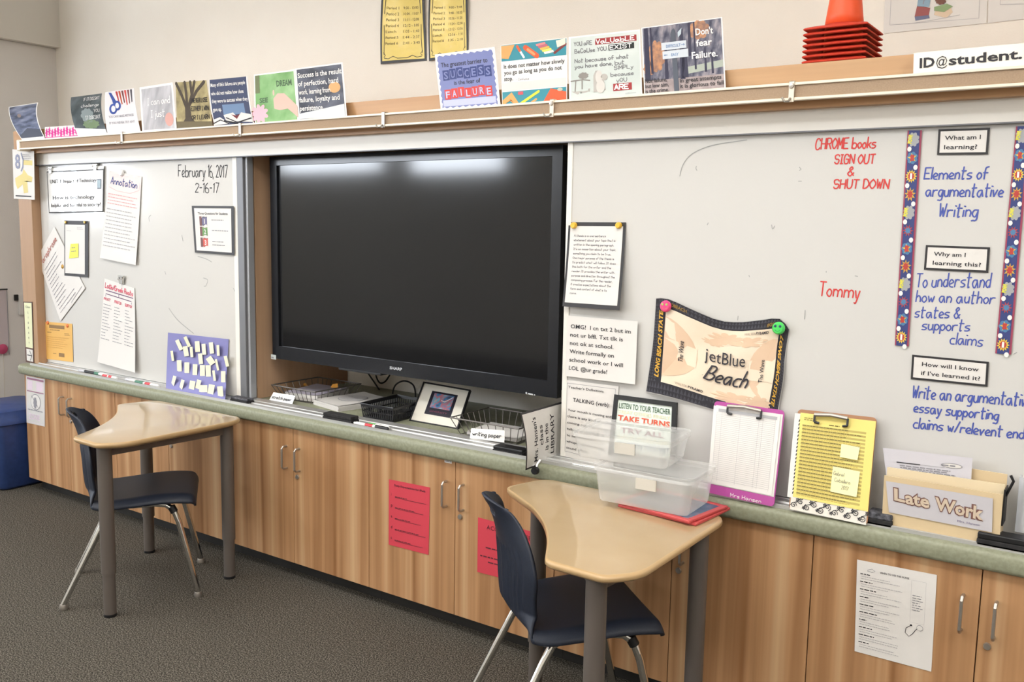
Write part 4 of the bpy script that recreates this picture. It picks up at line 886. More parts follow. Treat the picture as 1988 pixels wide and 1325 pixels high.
# pennant-like flag pinned by two smiling magnets
top_ = [(1273, 579), (1298, 580), (1343, 600), (1394, 621), (1435, 625), (1476, 621), (1514, 618), (1533, 640)]
bot_ = [(1253, 761), (1302, 772), (1364, 790), (1420, 807), (1470, 820), (1506, 828)]
lef_ = [(1253, 761), (1260, 715), (1266, 674), (1270, 625), (1273, 579)]
rig_ = [(1506, 828), (1513, 785), (1521, 739), (1525, 690), (1533, 640)]
def along(P, t):
    t = t*(len(P)-1); i = min(int(t), len(P)-2); q = [P[max(i-1, 0)], P[i], P[i+1], P[min(i+2, len(P)-1)]]; u = t-i
    return [0.5*(2*q[1][c]+(-q[0][c]+q[2][c])*u+(2*q[0][c]-5*q[1][c]+4*q[2][c]-q[3][c])*u*u+(-q[0][c]+3*q[1][c]-3*q[2][c]+q[3][c])*u**3) for c in (0, 1)]
def flag(a, b):
    T, B_, L_, R_ = along(top_, a), along(bot_, a), along(lef_, b), along(rig_, b)
    p = [T[c]*b+B_[c]*(1-b)+L_[c]*(1-a)+R_[c]*a-((1-a)*(1-b)*bot_[0][c]+a*(1-b)*bot_[-1][c]+(1-a)*b*top_[0][c]+a*b*top_[-1][c]) for c in (0, 1)]
    y = YB-.009-.006*sin(a*7+b*5)*(1-b*.6)-.004*sin(a*13-b*9)
    return onY(p[0], p[1], y)
CLD = noise_mat('flag_sand', [(.3, '#e6d3ba'), (.7, '#efdfc9')], nscale=6, rough=.85); CL2 = noise_mat('flag_tan', [(.3, '#d9b99b'), (.7, '#e2c5a8')], nscale=6, rough=.85)
FB = mat('flag_black', '#2e2d33', .85); FB2 = mat('flag_charcoal', '#46444c', .85); FG = mat('flag_gold', '#d9a83e', .7); FI = mat('flag_ink', '#37343a', .8)
def r5(f):
    f.rect(.012, .012, .988, .988, FB)
    n = 44
    for k in range(n):
        x = .012+.976*k/n; d = .976/n
        for y0, y1 in ((.02, .075), (.08, .135), (.90, .94), (.945, .985)): f.poly([(x, y0), (x+d*.9, y0), (x+d*.45, y1)], FB2, 1.5)
    for k in range(26):
        y = .14+.75*k/26; d = .75/26
        for x0 in (.015, .04, .065, .90, .93, .96): f.poly([(x0, y), (x0+.022, y), (x0+.011, y+d*.85)], FB2, 1.5)
    f.rect(.125, .145, .875, .885, CLD, 2)
    for sx in (0, 1):
        X = (lambda x: x) if sx == 0 else (lambda x: 1-x)
        f.poly([(X(.125), .2)]+[(X(.125+.21*cos(a)), .51+.30*sin(a)) for a in [pi*(-.5+k/16) for k in range(17)]]+[(X(.125), .82)], CL2, 3); f.rect(min(X(.125), X(.33)), .41, max(X(.125), X(.33)), .61, CLD, 4)
        f.text('The Wave', X(.235)+.02, .42 if sx == 0 else .4, .045, FI, rot=pi/2, fit=.15, bold=.012, L=9)
    for x, y, a, b in ((.5, .80, .1, .05), (.42, .74, .06, .03), (.66, .78, .12, .04), (.6, .19, .14, .05), (.78, .2, .1, .05)): f.blob(x, y, a, b, CL2, 3, seed=int(x*100), amp=.4)
    f.text('jetBlue', .375, .545, .13, FI, fit=.27, bold=.002, L=8); f.hand('Beach', .385, .33, .17, FI, fit=.30, w=.0060, slant=.5, jit=.05, L=8)
    f.text('WALTER', .62, .845, .022, mat('flag_grey', '#a89b8c', .8), fit=.075, L=5); f.text('PYRAMID', .70, .845, .024, FI, fit=.09, bold=.02, L=5); f.text('WALTER', .22, .165, .022, mat('flag_grey', '#a89b8c', .8), fit=.075, L=5); f.text('PYRAMID', .30, .165, .024, FI, fit=.09, bold=.02, L=5)
    W_ = f.w; H_ = f.h
    s = f.s; s.text('LONG BEACH STATE', .104*W_, .18*H_, .036*W_, FG, bold=.035, fit=.68*H_, rot=pi/2, shear=.25, L=5); s.text('LONG BEACH STATE', .897*W_, .86*H_, .036*W_, FG, bold=.035, fit=.66*H_, rot=-pi/2, shear=.25, L=5)
    f.text('#GOBEACH', .13, .915, .035, mat('flag_old_gold', '#97783a', .7), fit=.13, bold=.03, L=5); f.text('#GOBEACH', .77, .905, .035, mat('flag_old_gold', '#97783a', .7), fit=.14, bold=.03, L=5)
bsheet('sports_flag', [(1273, 579), (1533, 640), (1506, 828), (1253, 761)], 'black-edged tan beach court flag sagging between two face magnets on the right whiteboard', 'flag', r5, mat('flag_edge_grey', '#b9b6b2', .8), fn=flag)
magnet(1293, 595, 11.5, mat('hot_pink_magnet', '#f04c86', .35), 'hot pink smiling face magnet at the flag\'s left corner', y=YB-.018, t=.012, name='face_magnet', eyes=mat('lime_eye', '#a8c96c', .4))
magnet(1512, 637.5, 12.5, mat('green_magnet', '#4fd463', .35), 'bright green smiling face magnet at the flag\'s right corner', y=YB-.018, t=.012, name='face_magnet', eyes=mat('navy_eye', '#2d4a66', .4))
def qbox(px, l1, l2, w1, w2, lab):
    def dr(f):
        f.s.rect(.006, .006, f.w-.006, f.h-.006, PAPER, 1); f.text(l1, .14, .58, .17, INK, fit=w1, bold=.012); f.text(l2, .135, .22, .17, INK, fit=w2, bold=.012)
    bsheet('question_card', px, lab, 'card', dr, BORDER, group='question cards on the right whiteboard')
qbox([(1822, 251.5), (1922, 248), (1918, 300), (1819, 301)], 'What am I', 'learning?', .7, .65, 'black-bordered card reading What am I learning?')
qbox([(1797.5, 476), (1922, 480.5), (1918.5, 530), (1793.5, 524)], 'Why am I', 'learning this?', .5, .75, 'black-bordered card reading Why am I learning this?')
qbox([(1771, 689), (1920, 703), (1917, 751.5), (1768, 736.5)], 'How will I know', "if I've learned it?", .74, .77, "black-bordered card reading How will I know if I've learned it?")
ST = {k: mat('strip_'+k, c, .5) for k, c in dict(navy='#37427a', plum='#9c4058', yel='#e6c64d', red='#b8403a', grey='#a3a5a8', lime='#e3dd45', white='#eeebe6', teal='#4f7fa8', gold='#cba94f').items()}
def strip(f):
    N_ = ST; W_, H_ = f.w, f.h; s = f.s
    s.rect(.004, 0, W_-.005, H_, N_['navy'], 1); n = 12; seq = [0, 1, 2, 3, 0, 4, 1, 3, 0, 4, 1, 2]
    for k in range(n):
        y = H_*(1-(k+.5)/n); x = W_*(.5+.05*((k*3) % 3-1)); r = W_*.36; q = seq[k]; sy = 1.15
        if q == 0: s.blob(x, y, r*1.05, r*1.35, N_['grey'], 2, n=8, seed=k, amp=.25); s.text('POW!', x-r*.35, y-r*.85, r*.75, N_['lime'], bold=.06, fit=r*1.8, rot=pi/2-.1, L=3)
        elif q == 1: s.blob(x, y, r, r*1.2, N_['teal'], 2, n=7, seed=k); s.star(x, y, r*.35, r*.95, 5, N_['yel'], 3, 1.1, .5); s.blob(x, y, r*.4, r*.7, N_['red'], 4, n=4, seed=k+3, amp=.4)
        elif q == 2: s.star(x, y, r*.75, r*1.15, 13, N_['yel'], 2, 1.2); s.star(x, y, r*.5, r*.72, 11, N_['red'], 3, 1.3); s.rect(x-r*.2, y-r*.6, x+r*.2, y+r*.6, N_['white'], 4)
        elif q == 3: s.star(x, y, r*.6, r*1.1, 9, N_['gold'], 2, 1.35, .2); s.star(x, y, r*.4, r*.7, 8, N_['red'], 3, 1.5)
        else: s.star(x, y, r*.55, r*1.05, 10, N_['red'], 2, 1.2); s.star(x, y, r*.4, r*.7, 9, N_['teal'], 3, 1.2)
        s.ell(W_*(.22+.5*(k % 2)), y-H_/n*.52, W_*.15, W_*.19, N_['white'], 4, n=12)
for px, lab in (([(1762, 253.5), (1790, 253), (1764, 673), (1737, 671)], 'left comic burst border strip, beside the Chrome books note'), ([(1972.5, 245.5), (2001, 244.5), (1963, 689), (1932, 686.5)], 'right comic burst border strip at the edge of the picture')):
    bsheet('border_strip', px, lab, 'border strip', strip, ST['plum'], group='comic border strips')

# ================================================================ sheets on the cabinet doors
YD = -0.0022
def c1(f):
    for k in range(10): f.greek(.06, .62, .83-.082*k, .024, 2, PALEINK, hh=.0016, seed=k, ragged=.4); f.greek(.05, .2+.05*(k % 3), .855-.082*k, .03, 1, INK, hh=.0025, seed=k+9)
    f.text('WHEN TO USE THE NURSE', .3, .90, .02, INK, fit=.37, bold=.01); f.line([(.14, .91), (.2, .93), (.24, .91), (.2, .895), (.14, .9)], .006, GREYINK); f.s.frame(.70*f.w, .46*f.h, .88*f.w, .9*f.h, .0005, PALEINK); f.greek(.72, .86, .74, .025, 7, GREYINK, hh=.002, seed=33)
    f.s.ell(.72*f.w, .43*f.h, .014*f.w, .01*f.h, INK, 2); f.line([(.72, .43), (.66, .39), (.65, .34), (.70, .31), (.74, .34), (.78, .39), (.80, .41)], .008, INK); f.s.ell(.83*f.w, .42*f.h, .04*f.w, .03*f.h, GREYINK, 2); f.s.ell(.83*f.w, .42*f.h, .036*f.w, .026*f.h, PAPER, 3)
bsheet('nurse_sheet', [(1664, 1087), (1819, 1117), (1808, 1305), (1659, 1265)], 'white WHEN TO USE THE NURSE sheet taped to the right cabinet door', 'sheet', c1, y=YD)
REDP = mat('red_paper', '#cd3f4e', .6); DRI = mat('dark_red_ink', '#5c2530', .6)
def c2(f):
    f.text('Daily Expectations for iPads', .14, .915, .03, DRI, fit=.76, bold=.02)
    for k, ch in enumerate('ipads'): f.text(ch, .06, .76-.165*k, .05, DRI); f.line([(.16, .745-.165*k), (.45, .74-.165*k), (.92-.06*(k % 3), .742-.165*k)], .008, DRI); f.greek(.16, .6+.07*(k % 4), .752-.165*k, .03, 1, DRI, hh=.003, seed=k)
bsheet('red_notice', [(755, 931), (834.5, 947), (832, 1078), (754.5, 1058)], 'red iPad expectations notice on the cabinet door, left of the handles', 'notice', c2, REDP, y=YD, group='red notices on the cabinet doors')
def c3(f):
    f.text('ACCEPTABLE USE', .15, .83, .085, DRI, fit=.72); f.text('POLICY', .36, .67, .085, DRI, fit=.3); f.greek(.14, .86, .48, .11, 1, DRI, hh=.005); f.greek(.05, .95, .31, .07, 1, DRI, hh=.005, ragged=0, seed=4); f.greek(.18, .8, .22, .07, 1, DRI, hh=.005, seed=6)
bsheet('red_notice', [(928, 1005), (1048, 1037), (1046, 1142), (926.5, 1111)], 'red ACCEPTABLE notice on the cabinet door behind the right chair back', 'notice', c3, REDP, y=YD, group='red notices on the cabinet doors')
def c4(f):
    MP = mat('mauve_print', '#9a6b83', .6); f.rect(.06, .93, .94, .97, MP); f.rect(.08, .72, .35, .91, mat('mauve_pale', '#d8c6d3', .6)); f.rect(.55, .72, .9, .91, mat('mauve_pale', '#d8c6d3', .6)); f.line([(.06, .69), (.94, .69)], .03, MP)
    f.s.ell(.52*f.w, .48*f.h, .27*f.w, .17*f.h, GREYINK, 1.5); f.s.ell(.52*f.w, .48*f.h, .25*f.w, .155*f.h, PAPER, 2); f.blob(.5, .46, .09, .12, GREYINK, 3, seed=2); f.line([(.32, .6), (.7, .36)], .02, GREYINK, 4)
    f.greek(.1, .9, .29, .03, 1, GREYINK, hh=.006, ragged=0); f.text('ZONE', .14, .1, .12, mat('mauve_pale', '#d8c6d3', .6), fit=.6, bold=.03); f.s.frame(.04*f.w, .03*f.h, .96*f.w, .985*f.h, .002, mat('mauve_pale', '#d8c6d3', .6))
bsheet('zone_sheet', [(50.5, 729.5), (87, 737), (87, 829), (51.5, 821)], 'white and maroon zone sheet on the leftmost cabinet door', 'sheet', c4, LAMI, y=YD)
def c5(f): f.greek(.1, .9, .4, .3, 1, GREYINK, hh=.004, ragged=0)
bsheet('door_tag', [(863, 892.5), (877, 895.5), (877, 901), (863, 898)], 'tiny white tag at the top of the cabinet door over the red iPad notice', 'tag', c5, y=YD)
# ================================================================ things in the marker tray
ZTR = ZT+0.0045
FELT = noise_mat('eraser_felt', [(.3, '#1c1b1c'), (.7, '#2f2d2e')], nscale=60, rough=.95); DUST = noise_mat('dusty_felt', [(.35, '#2c2c30'), (.7, '#6b6b72')], nscale=70, rough=.95)
def eraser(x0, x1, y0, y1, h, label, top=BLACK, rot=0):
    t = thing('whiteboard_eraser', ((x0+x1)/2, (y0+y1)/2, ZTR), label, 'eraser')
    MB().box((x0, y0, ZTR), (x1, y1, ZTR+h*.5)).build('felt_pad', FELT, t, bevel=.002); MB().box((x0+.001, y0+.001, ZTR+h*.5), (x1-.001, y1-.001, ZTR+h)).build('grip', top, t, bevel=.004)
x = onY(635, 815, .03).x; x2 = onY(690, 826, .03).x
eraser(x, x2, .003, .053, .032, 'clean black eraser in the tray left of the red and black marker', FELT)
x = onY(965, 872, .03).x; eraser(x, x+.135, .000, .052, .026, 'black eraser in the tray beside the library card', BLACK)
x = onY(1690, 1012, .03).x; eraser(x-.005, x+.066, -.004, .056, .036, 'fuzzy dusty eraser between the yellow clipboard and the late work file', DUST)
x = onY(1897, 1060, .02).x; eraser(x, x+.15, -.004, .05, .036, 'black eraser in the tray at the right edge of the picture', BLACK)
x = onY(447, 772, .03).x; eraser(x+.01, x+.13, .02, .065, .022, 'dark eraser at the foot of the left whiteboard corner', DUST)
def marker(pa, pb, y, body, capc, label, band=None, cap_first=True, dy=0.0):
    A = onY(*pa, y); B = onY(*pb, y+dy); r = .0085; z = ZTR+r; A = Vector((A.x, y, z)); B = Vector((B.x, y+dy, z)); d = (B-A); L = d.length; e = d/L
    t = thing('marker', (A+B)/2-Vector((0, 0, r)), label, 'marker', 'markers lying in the tray')
    if not cap_first: A, B = B, A; e = -e
    MB().tube([A+e*L*.36, A+e*L*.93, A+e*L*.95, A+e*L], [r*.88, r*.88, r*.7, r*.6], 12).build('barrel', body, t)
    tag(MB().tube([A, A+e*L*.03, A+e*L*.36], [r*.6, r*.95, r], 12).build('cap', capc, t), 'coloured cap')
    if band: MB().tube([A+e*L*.44, A+e*L*.66], r*.91, 12).build('band', band, t)
MW = mat('marker_white', '#e9e8e4', .35); MK = mat('marker_black', '#232326', .4); MR = mat('marker_red', '#cd3c46', .4); MG = mat('marker_green', '#3f7a62', .4); MC = mat('marker_grey', '#c9c8cc', .4); MLG = mat('marker_light_green', '#6fae6a', .4)
marker((688, 821), (754, 834), .016, MW, MK, 'white marker with black cap and red band beside the black eraser', MR, cap_first=False)
marker((716, 816), (756, 826), .036, MW, MLG, 'white marker with light green cap behind the red and black one')
marker((154, 723), (187, 730), .035, MK, MC, 'dark grey marker, first from the left end of the tray')
marker((184, 729), (209, 734), .035, MW, MG, 'white marker with dark green cap under the roots chart')
marker((200, 735), (228, 741), .018, MW, MR, 'white marker with red cap under the roots chart', MR)
marker((245, 741), (264, 745), .03, MW, MC, 'short pale marker in the middle of the left tray')
marker((263, 746), (309, 756), .018, MW, MG, 'white marker with green cap and red end beside the purple sheet', MR, cap_first=True)
# telescopic pointer lying on the tray edge
A = onY(1112, 903, 0.0); B = onY(1156, 918, 0.0); b = MB(); zz = ZT+.0165
b.tube([(A.x, .002, zz), (A.x+.04, .002, zz)], .0042, 8).tube([(A.x+.04, .002, zz), (B.x, .003, zz)], .0026, 8)
tag(b.build('metal_pointer', CHROME, loc=(A.x, .002, zz-.0042)), 'thin silver pointer lying on the tray left of the clear bins', 'pointer')

# ================================================================ clipboards leaning on the right board
def clipboard(px, BM, label, z_off=0, rad=.012, ybt=-.014, ytp=.088):
    c = [onY(*px[0], ytp), onY(*px[1], ytp), onY(*px[2], ybt), onY(*px[3], ybt)]
    TL, TR, BR, BL = c; w, h = dims(c); N = (TR-TL).cross(TL-BL).normalized()
    P = lambda x, y, d=0: BL*(1-x/w)*(1-y/h)+BR*(x/w)*(1-y/h)+TR*(x/w)*(y/h)+TL*(1-x/w)*(y/h)+N*d
    t = thing('clipboard', (BL+BR)/2, label, 'clipboard')
    out = []
    for cx, cy, a0 in ((w-rad, rad, -pi/2), (w-rad, h-rad, 0), (rad, h-rad, pi/2), (rad, rad, pi)):
        out += [(cx+rad*cos(a0+pi/2*k/4), cy+rad*sin(a0+pi/2*k/4)) for k in range(5)]
    n = len(out); vs = [P(x, y, 0) for x, y in out]+[P(x, y, .0035) for x, y in out]
    fs = [tuple(range(n)), tuple(range(n, 2*n))[::-1]]+[(i, (i+1) % n, n+(i+1) % n, n+i) for i in range(n)]
    b = MB(); b.add(vs, fs); b.build('board', BM, t)
    return t, P, w, h
def clip_on(t, P, w, h, x0, x1, y, d0):
    b = MB(); b.tube([P(x0*w, y*h, d0+.012), P((x0+x1)/2*w, y*h+.004, d0+.015), P(x1*w, y*h, d0+.012)], .006, 8)
    tag(b.build('clip_bar', NICKEL, t), 'shiny metal clip bar')
    for x in (x0, x1):
        b = MB(); b.tube([P(x*w, y*h, d0+.010), P(x*w, y*h-.022, d0+.010)], .0035, 6).tube([P(x*w, y*h-.022, d0+.008), P(x*w+(.014 if x == x0 else -.014), y*h-.024, d0+.006)], .004, 6); b.build('clip_foot', BLACK, t)
MAG = mat('magenta_plastic', '#b5479a', .3, alpha=.88)
t, P, w, h = clipboard([(1388, 779), (1524, 798), (1503, 985), (1374, 957)], MAG, 'magenta clipboard with white roster sheets leaning between the clear bins and yellow clipboard')
def sheet_on(t, P, w, h, rc, d, M, draw, name='sheet', label=None):
    x0, y0, x1, y1 = rc[0]*w, rc[1]*h, rc[2]*w, rc[3]*h; s = Sheet(x1-x0, y1-y0, M); draw(fmat(s, s.w, s.h)); o = s.build(name, [P(x0, y1, d), P(x1, y1, d), P(x1, y0, d), P(x0, y0, d)], parent=t)
    if label: o['label'] = label
def none(f): pass
def roster(f):
    f.rect(.08, .93, .96, .97, mat('roster_grey', '#a9a8aa', .6))
    for k in range(36): f.line([(.06, .92-.0245*k), (.94, .92-.0245*k)], .0035, PALEINK, 1.5)
    for x in (.06, .14, .42, .70, .76, .94): f.line([(x, .93), (x, .04)], .003, PALEINK, 1.6)
sheet_on(t, P, w, h, (.03, .098, .985, .955), .0045, PAPER, none, 'paper_stack'); sheet_on(t, P, w, h, (.0, .105, .955, .945), .007, PAPER, roster, 'roster_sheet')
s = Sheet(.12, .02); s.hand('Mrs Hansen', 0, .003, .011, WHT, fit=.105, w=.0013, slant=0); s.build('name_writing', [P(.035+.045, .02, .0042), P(.155+.045, .02, .0042), P(.155+.045, 0, .0042), P(.08, 0, .0042)], parent=t)
clip_on(t, P, w, h, .22, .70, .955, .006)
FLO = mat('floral_white', '#ddd7cc', .5); BRN = mat('hardboard_brown', '#a2724e', .5)
t, P, w, h = clipboard([(1550, 795), (1703, 812), (1684, 1021), (1532, 989)], BRN, 'brown clipboard with yellow grade sheet and black floral bottom edge')
s = Sheet(w*.97, h*.14, FLO); r_ = random.Random(3)
for k in range(11):
    x = s.w*(k+.5)/11; y = s.h*(.35+.3*(k % 2)); R_ = s.h*.22
    s.line([(x+R_*(1-j/14)*cos(j*.75+k), y+R_*(1-j/14)*sin(j*.75+k)) for j in range(13)], .0022, INK); s.line([(x-.012, y-.004), (x-.004, y+.006), (x+.01, y+.012)], .0018, INK)
    for j in range(5): a = j*1.256+k; s.ell(x+.011+.0035*cos(a), s.h*(.75-.45*(k % 2))+.0035*sin(a), .0026, .0018, INK, 2, n=8, rot=a)
s.build('floral_edge', [P(.015*w, .14*h, .0042), P(.985*w, .14*h, .0042), P(.985*w, .0, .0042), P(.015*w, .0, .0042)], parent=t)
sheet_on(t, P, w, h, (-.035, .115, .10, .955), .0046, PAPER, lambda f: [f.line([(.5, .05+.045*k), (.55, .07+.045*k)], .1, INK) for k in range(20)] and None, 'punched_sheet')
GRD = mat('grade_yellow', '#e4d275', .55); GST = mat('grade_stripe', '#b5a458', .55); GIK = mat('grade_ink', '#6d6128', .6)
def grade(f):
    f.rect(0, 0, 1, 1, GRD, .5)
    for k in range(20): f.rect(.04, .840-.042*k, .89, .864-.042*k, GST, 1); f.greek(.05, .88, .85-.042*k, .02, 1, GIK, hh=.0022, seed=k, ragged=.3); f.greek(.05, .85, .828-.042*k, .02, 1, mat('grade_faint', '#c6b352', .6), hh=.002, seed=k+40, ragged=.5)
    f.greek(.06, .3, .94, .02, 2, GIK, hh=.002); f.greek(.4, .6, .885, .02, 1, GIK, hh=.003)
sheet_on(t, P, w, h, (.04, .125, .995, .965), .0055, GRD, grade, 'grade_sheet', 'yellow striped grade sheet')
clip_on(t, P, w, h, .24, .66, .955, .006)
NT = mat('note_cream', '#e9e5ae', .6)
def note(P, w, h, rc, d, label, lines):
    c = [P(rc[0]*w, rc[3]*h, d), P(rc[2]*w, rc[3]*h-.003, d), P(rc[2]*w-.002, rc[1]*h, d+.006), P(rc[0]*w, rc[1]*h+.002, d+.004)]; s = Sheet(*dims(c), NT); f = fmat(s, s.w, s.h)
    for k, (tx, x, ft) in enumerate(lines): f.hand(tx, x, .68-.25*k, .14, mat('pencil_grey', '#8f8c78', .6), fit=ft, w=.0011)
    tag(s.build('sticky_note', c), label, 'sticky note')
note(P, w, h, (.60, .575, .83, .71), .0075, 'smaller blank cream sticky note, upper one on the yellow grade sheet', [])
note(P, w, h, (.52, .235, .86, .485), .0075, 'larger handwritten cream sticky note, lower one on the yellow grade sheet', [('Gabriel', .06, .4), ('Caballero', .12, .6), ('2017', .4, .28)])

# ================================================================ late work file
MAN = mat('manila', '#d8c19a', .6); MAN2 = mat('manila_light', '#e3d2b0', .6)
fb = [onY(1713, 1003, .012), onY(1941, 1046, .012)]; base = (fb[0]+fb[1])/2
t = thing('file_holder', (base.x, .045, ZTR), 'manila Late Work file holder with papers, standing at the right of the tray', 'file holder')
ex = Vector((1, 0, 0)); X0, X1 = fb[0].x, fb[1].x
def fold(name, zt0, zt1, y0, y1, M, th=.004):
    b = MB(); b.add([(X0, y0, ZTR+.002), (X1, y0, ZTR+.002), (X1, y1, zt1), (X0, y1, zt0), (X0, y0+th, ZTR+.002), (X1, y0+th, ZTR+.002), (X1, y1+th, zt1), (X0, y1+th, zt0)], [(0, 1, 2, 3), (7, 6, 5, 4), (0, 4, 5, 1), (1, 5, 6, 2), (2, 6, 7, 3), (3, 7, 4, 0)]); b.build(name, M, t)
zA = onY(1708, 922, .0).z; fold('front_folder', onY(1708, 922, .002).z, onY(1941, 960, .002).z, .010, .000, MAN)
fold('middle_folder', onY(1706, 905, .03).z, onY(1940, 940, .03).z, .036, .030, MAN2); fold('back_folder', onY(1703, 882, .066).z, onY(1939, 919, .066).z, .066, .064, MAN)
q = [onY(1720, 934, .0), onY(1928, 968, .0), onY(1926, 1034, .006), onY(1726, 995, .006)]; q = [a+Vector((0, -.002, 0)) for a in q]
s = Sheet(*dims(q), mat('label_lilac', '#c9c5c9', .6)); f = fmat(s, s.w, s.h); MBN = mat('maroon_outline', '#7a554d', .6)
for tx, x, y, ft, rt in (('L', .06, .44, .12, -.06), ('ate', .17, .40, .25, -.02), ('Work', .46, .38, .46, -.05)):
    s.text(tx, x*s.w, y*s.h, .40*s.h, MBN, bold=.075, fit=ft*s.w, rot=rt, L=2); s.text(tx, (x+.009)*s.w, (y+.006)*s.h, .385*s.h, mat('letter_tan', '#d2bfa8', .6), bold=.03, fit=(ft-.012)*s.w, rot=rt, L=3)
s.text('Mrs. Hansen', .68*s.w, .12*s.h, .065*s.h, mat('purple_ink', '#6a5f86', .6), fit=.21*s.w); s.build('file_label', q, parent=t)
def latep(f): f.line([(.15, .62), (.42, .62)], .012, INK); f.line([(.42, .62), (.7, .62)], .004, GREYINK); f.s.ell(.78*f.w, .7*f.h, .12*f.w, .08*f.h, GREYINK); f.s.ell(.78*f.w, .7*f.h, .11*f.w, .06*f.h, PAPER, 2); f.greek(.66, .9, .68, .05, 1, GREYINK, hh=.004, L=3); f.greek(.18, .85, .52, .06, 7, GREYINK, hh=.003, seed=5, ragged=.2)
bsheet('loose_paper', [(1714, 870), (1888, 890), (1884, 955), (1722, 935)], 'grey-white printed paper sticking up out of the Late Work file', 'paper', latep, mat('photocopy_grey', '#cfccd2', .6), y=.052)
MB().box((X1+.0005, .01, ZTR+.06), (X1+.004, .07, ZTR+.16)).build('side_gusset', BLACK, t)
MB().tube([(X1+.004, .03, ZTR+.14), (X1+.02, .02, ZTR+.185), (X1+.012, .02, ZTR+.20)], .004, 6).build('strap', BLACK, t)
CLR = mat('clear_acrylic', '#dfe2e8', .15, alpha=.35)
xx = X1+.03; t = thing('paper_holder', (xx+.1, .05, ZTR), 'clear acrylic holder with white papers at the right edge of the picture', 'paper holder')
MB().box((xx, .056, ZTR+.038), (xx+.22, .060, ZTR+.19)).box((xx, .0605, ZTR+.038), (xx+.004, .09, ZTR+.19)).build('acrylic_shell', CLR, t)
s = Sheet(.2, .16, PAPER); s.build('papers', [Vector((xx+.012, .088, ZTR+.18)), Vector((xx+.21, .088, ZTR+.21)), Vector((xx+.21, .066, ZTR+.04)), Vector((xx+.012, .066, ZTR+.04))], disp=lambda a, b: .01*sin(a*3), parent=t)

# ================================================================ library card standing out of the gap beside the right board
XC = 3.585
c = [onX(1011, 803, XC), None, None, onX(1021, 914, XC)]
y0t, y1 = c[0].y, .19; zt, zb = c[0].z, c[3].z
def libfn(a, b):
    y = (c[3].y*(1-b)+c[0].y*b); y = y*(1-a)+y1*a; z = zb*(1-b)+zt*b
    return Vector((XC+.012*sin(pi*b)*(1-a)-.002, y, z))
hh = zt-zb; ww = y1-c[0].y; s = Sheet(ww, hh, BORDER); s.rect(.007, .007, ww-.007, hh-.007, LAMI, 1)
for tx, x, y, L_ in (("Mrs. Hansen's", .085, .02, .165), ('class', .125, .075, .075), ('is in the', .165, .05, .1), ('LIBRARY', .21, .03, .15)): s.text(tx, x, y, .027, INK, rot=pi/2, fit=L_, bold=.008)
tag(s.build('library_card', [Vector((XC, c[0].y, zt)), Vector((XC, y1, zt)), Vector((XC, y1, zb)), c[3]], fn=libfn), "white black-edged card reading Mrs. Hansen's class is in the LIBRARY", 'sign')
P_ = onX(1040, 914, XC+.01); t = thing('clip_magnet', P_, 'black round magnet with a chrome clip under the library card', 'magnet clip')
MB().lathe([(.0001, -.012), (.013, -.011), (.0145, -.006), (.0145, .002)], P_, 18, axis=1).build('magnet', BLACK, t); MB().tube([P_+Vector((-.004, .004, .0)), P_+Vector((-.006, .02, .018)), P_+Vector((-.004, .035, .028))], [.005, .007, .009], 8).build('clip', CHROME, t)

# ================================================================ things on the worktop under the television
WIRE = mat('wire_grey', '#6f6a66', .4, .7); z0 = ZT+.0005
def wire_basket(x0, x1, y0, y1, h, label, tx=.03, rz=0.0, n=(9, 7)):
    cx, cy = (x0+x1)/2, (y0+y1)/2; t = thing('wire_basket', (cx, cy, z0), label, 'wire basket', None, rz); a, b = (x1-x0)/2, (y1-y0)/2; r = .0022; B = a-tx, b-tx
    R = MB(); R.tube([(-a, -b, h), (a, -b, h), (a, b, h), (-a, b, h)], r*1.5, 6, closed=True); R.build('rim', WIRE, t, local=True)
    W = MB(); W.tube([(-B[0], -B[1], r), (B[0], -B[1], r), (B[0], B[1], r), (-B[0], B[1], r)], r, 6, closed=True)
    for k in range(n[0]+1):
        u = -1+2*k/n[0]; W.tube([(u*a, -b, h), (u*B[0], -B[1], r), (u*B[0], B[1], r), (u*a, b, h)], r*.8, 5)
    for k in range(n[1]+1):
        u = -1+2*k/n[1]; W.tube([(-a, u*b, h), (-B[0], u*B[1], r), (B[0], u*B[1], r), (a, u*b, h)], r*.8, 5)
    W.build('wire_mesh', WIRE, t, local=True); return t
wire_basket(1.915, 2.215, .20, .50, .066, 'wire basket of scratch paper at the left of the worktop recess')
wire_basket(3.065, 3.40, .135, .40, .072, 'wire basket of writing paper under the right end of the television')
def label_card(px, yt, yb, txt, label):
    c = quad(px, yb, (yt-yb, yt-yb, 0, 0)); s = Sheet(*dims(c), LAMI); s.hand(txt, s.w*.07, s.h*.33, s.h*.36, INK, fit=s.w*.86, w=s.h*.06, slant=0)
    s2 = s; tag(s.build('basket_label', c), label, 'label')
label_card([(531, 762), (573, 769), (567, 786), (522, 778)], .178, .165, 'scratch paper', 'white scratch paper label card on the front of the left wire basket')
label_card([(915, 832), (980, 836), (979, 860), (912, 851)], .132, .122, 'writing paper', 'white writing paper label card on the front of the right wire basket')
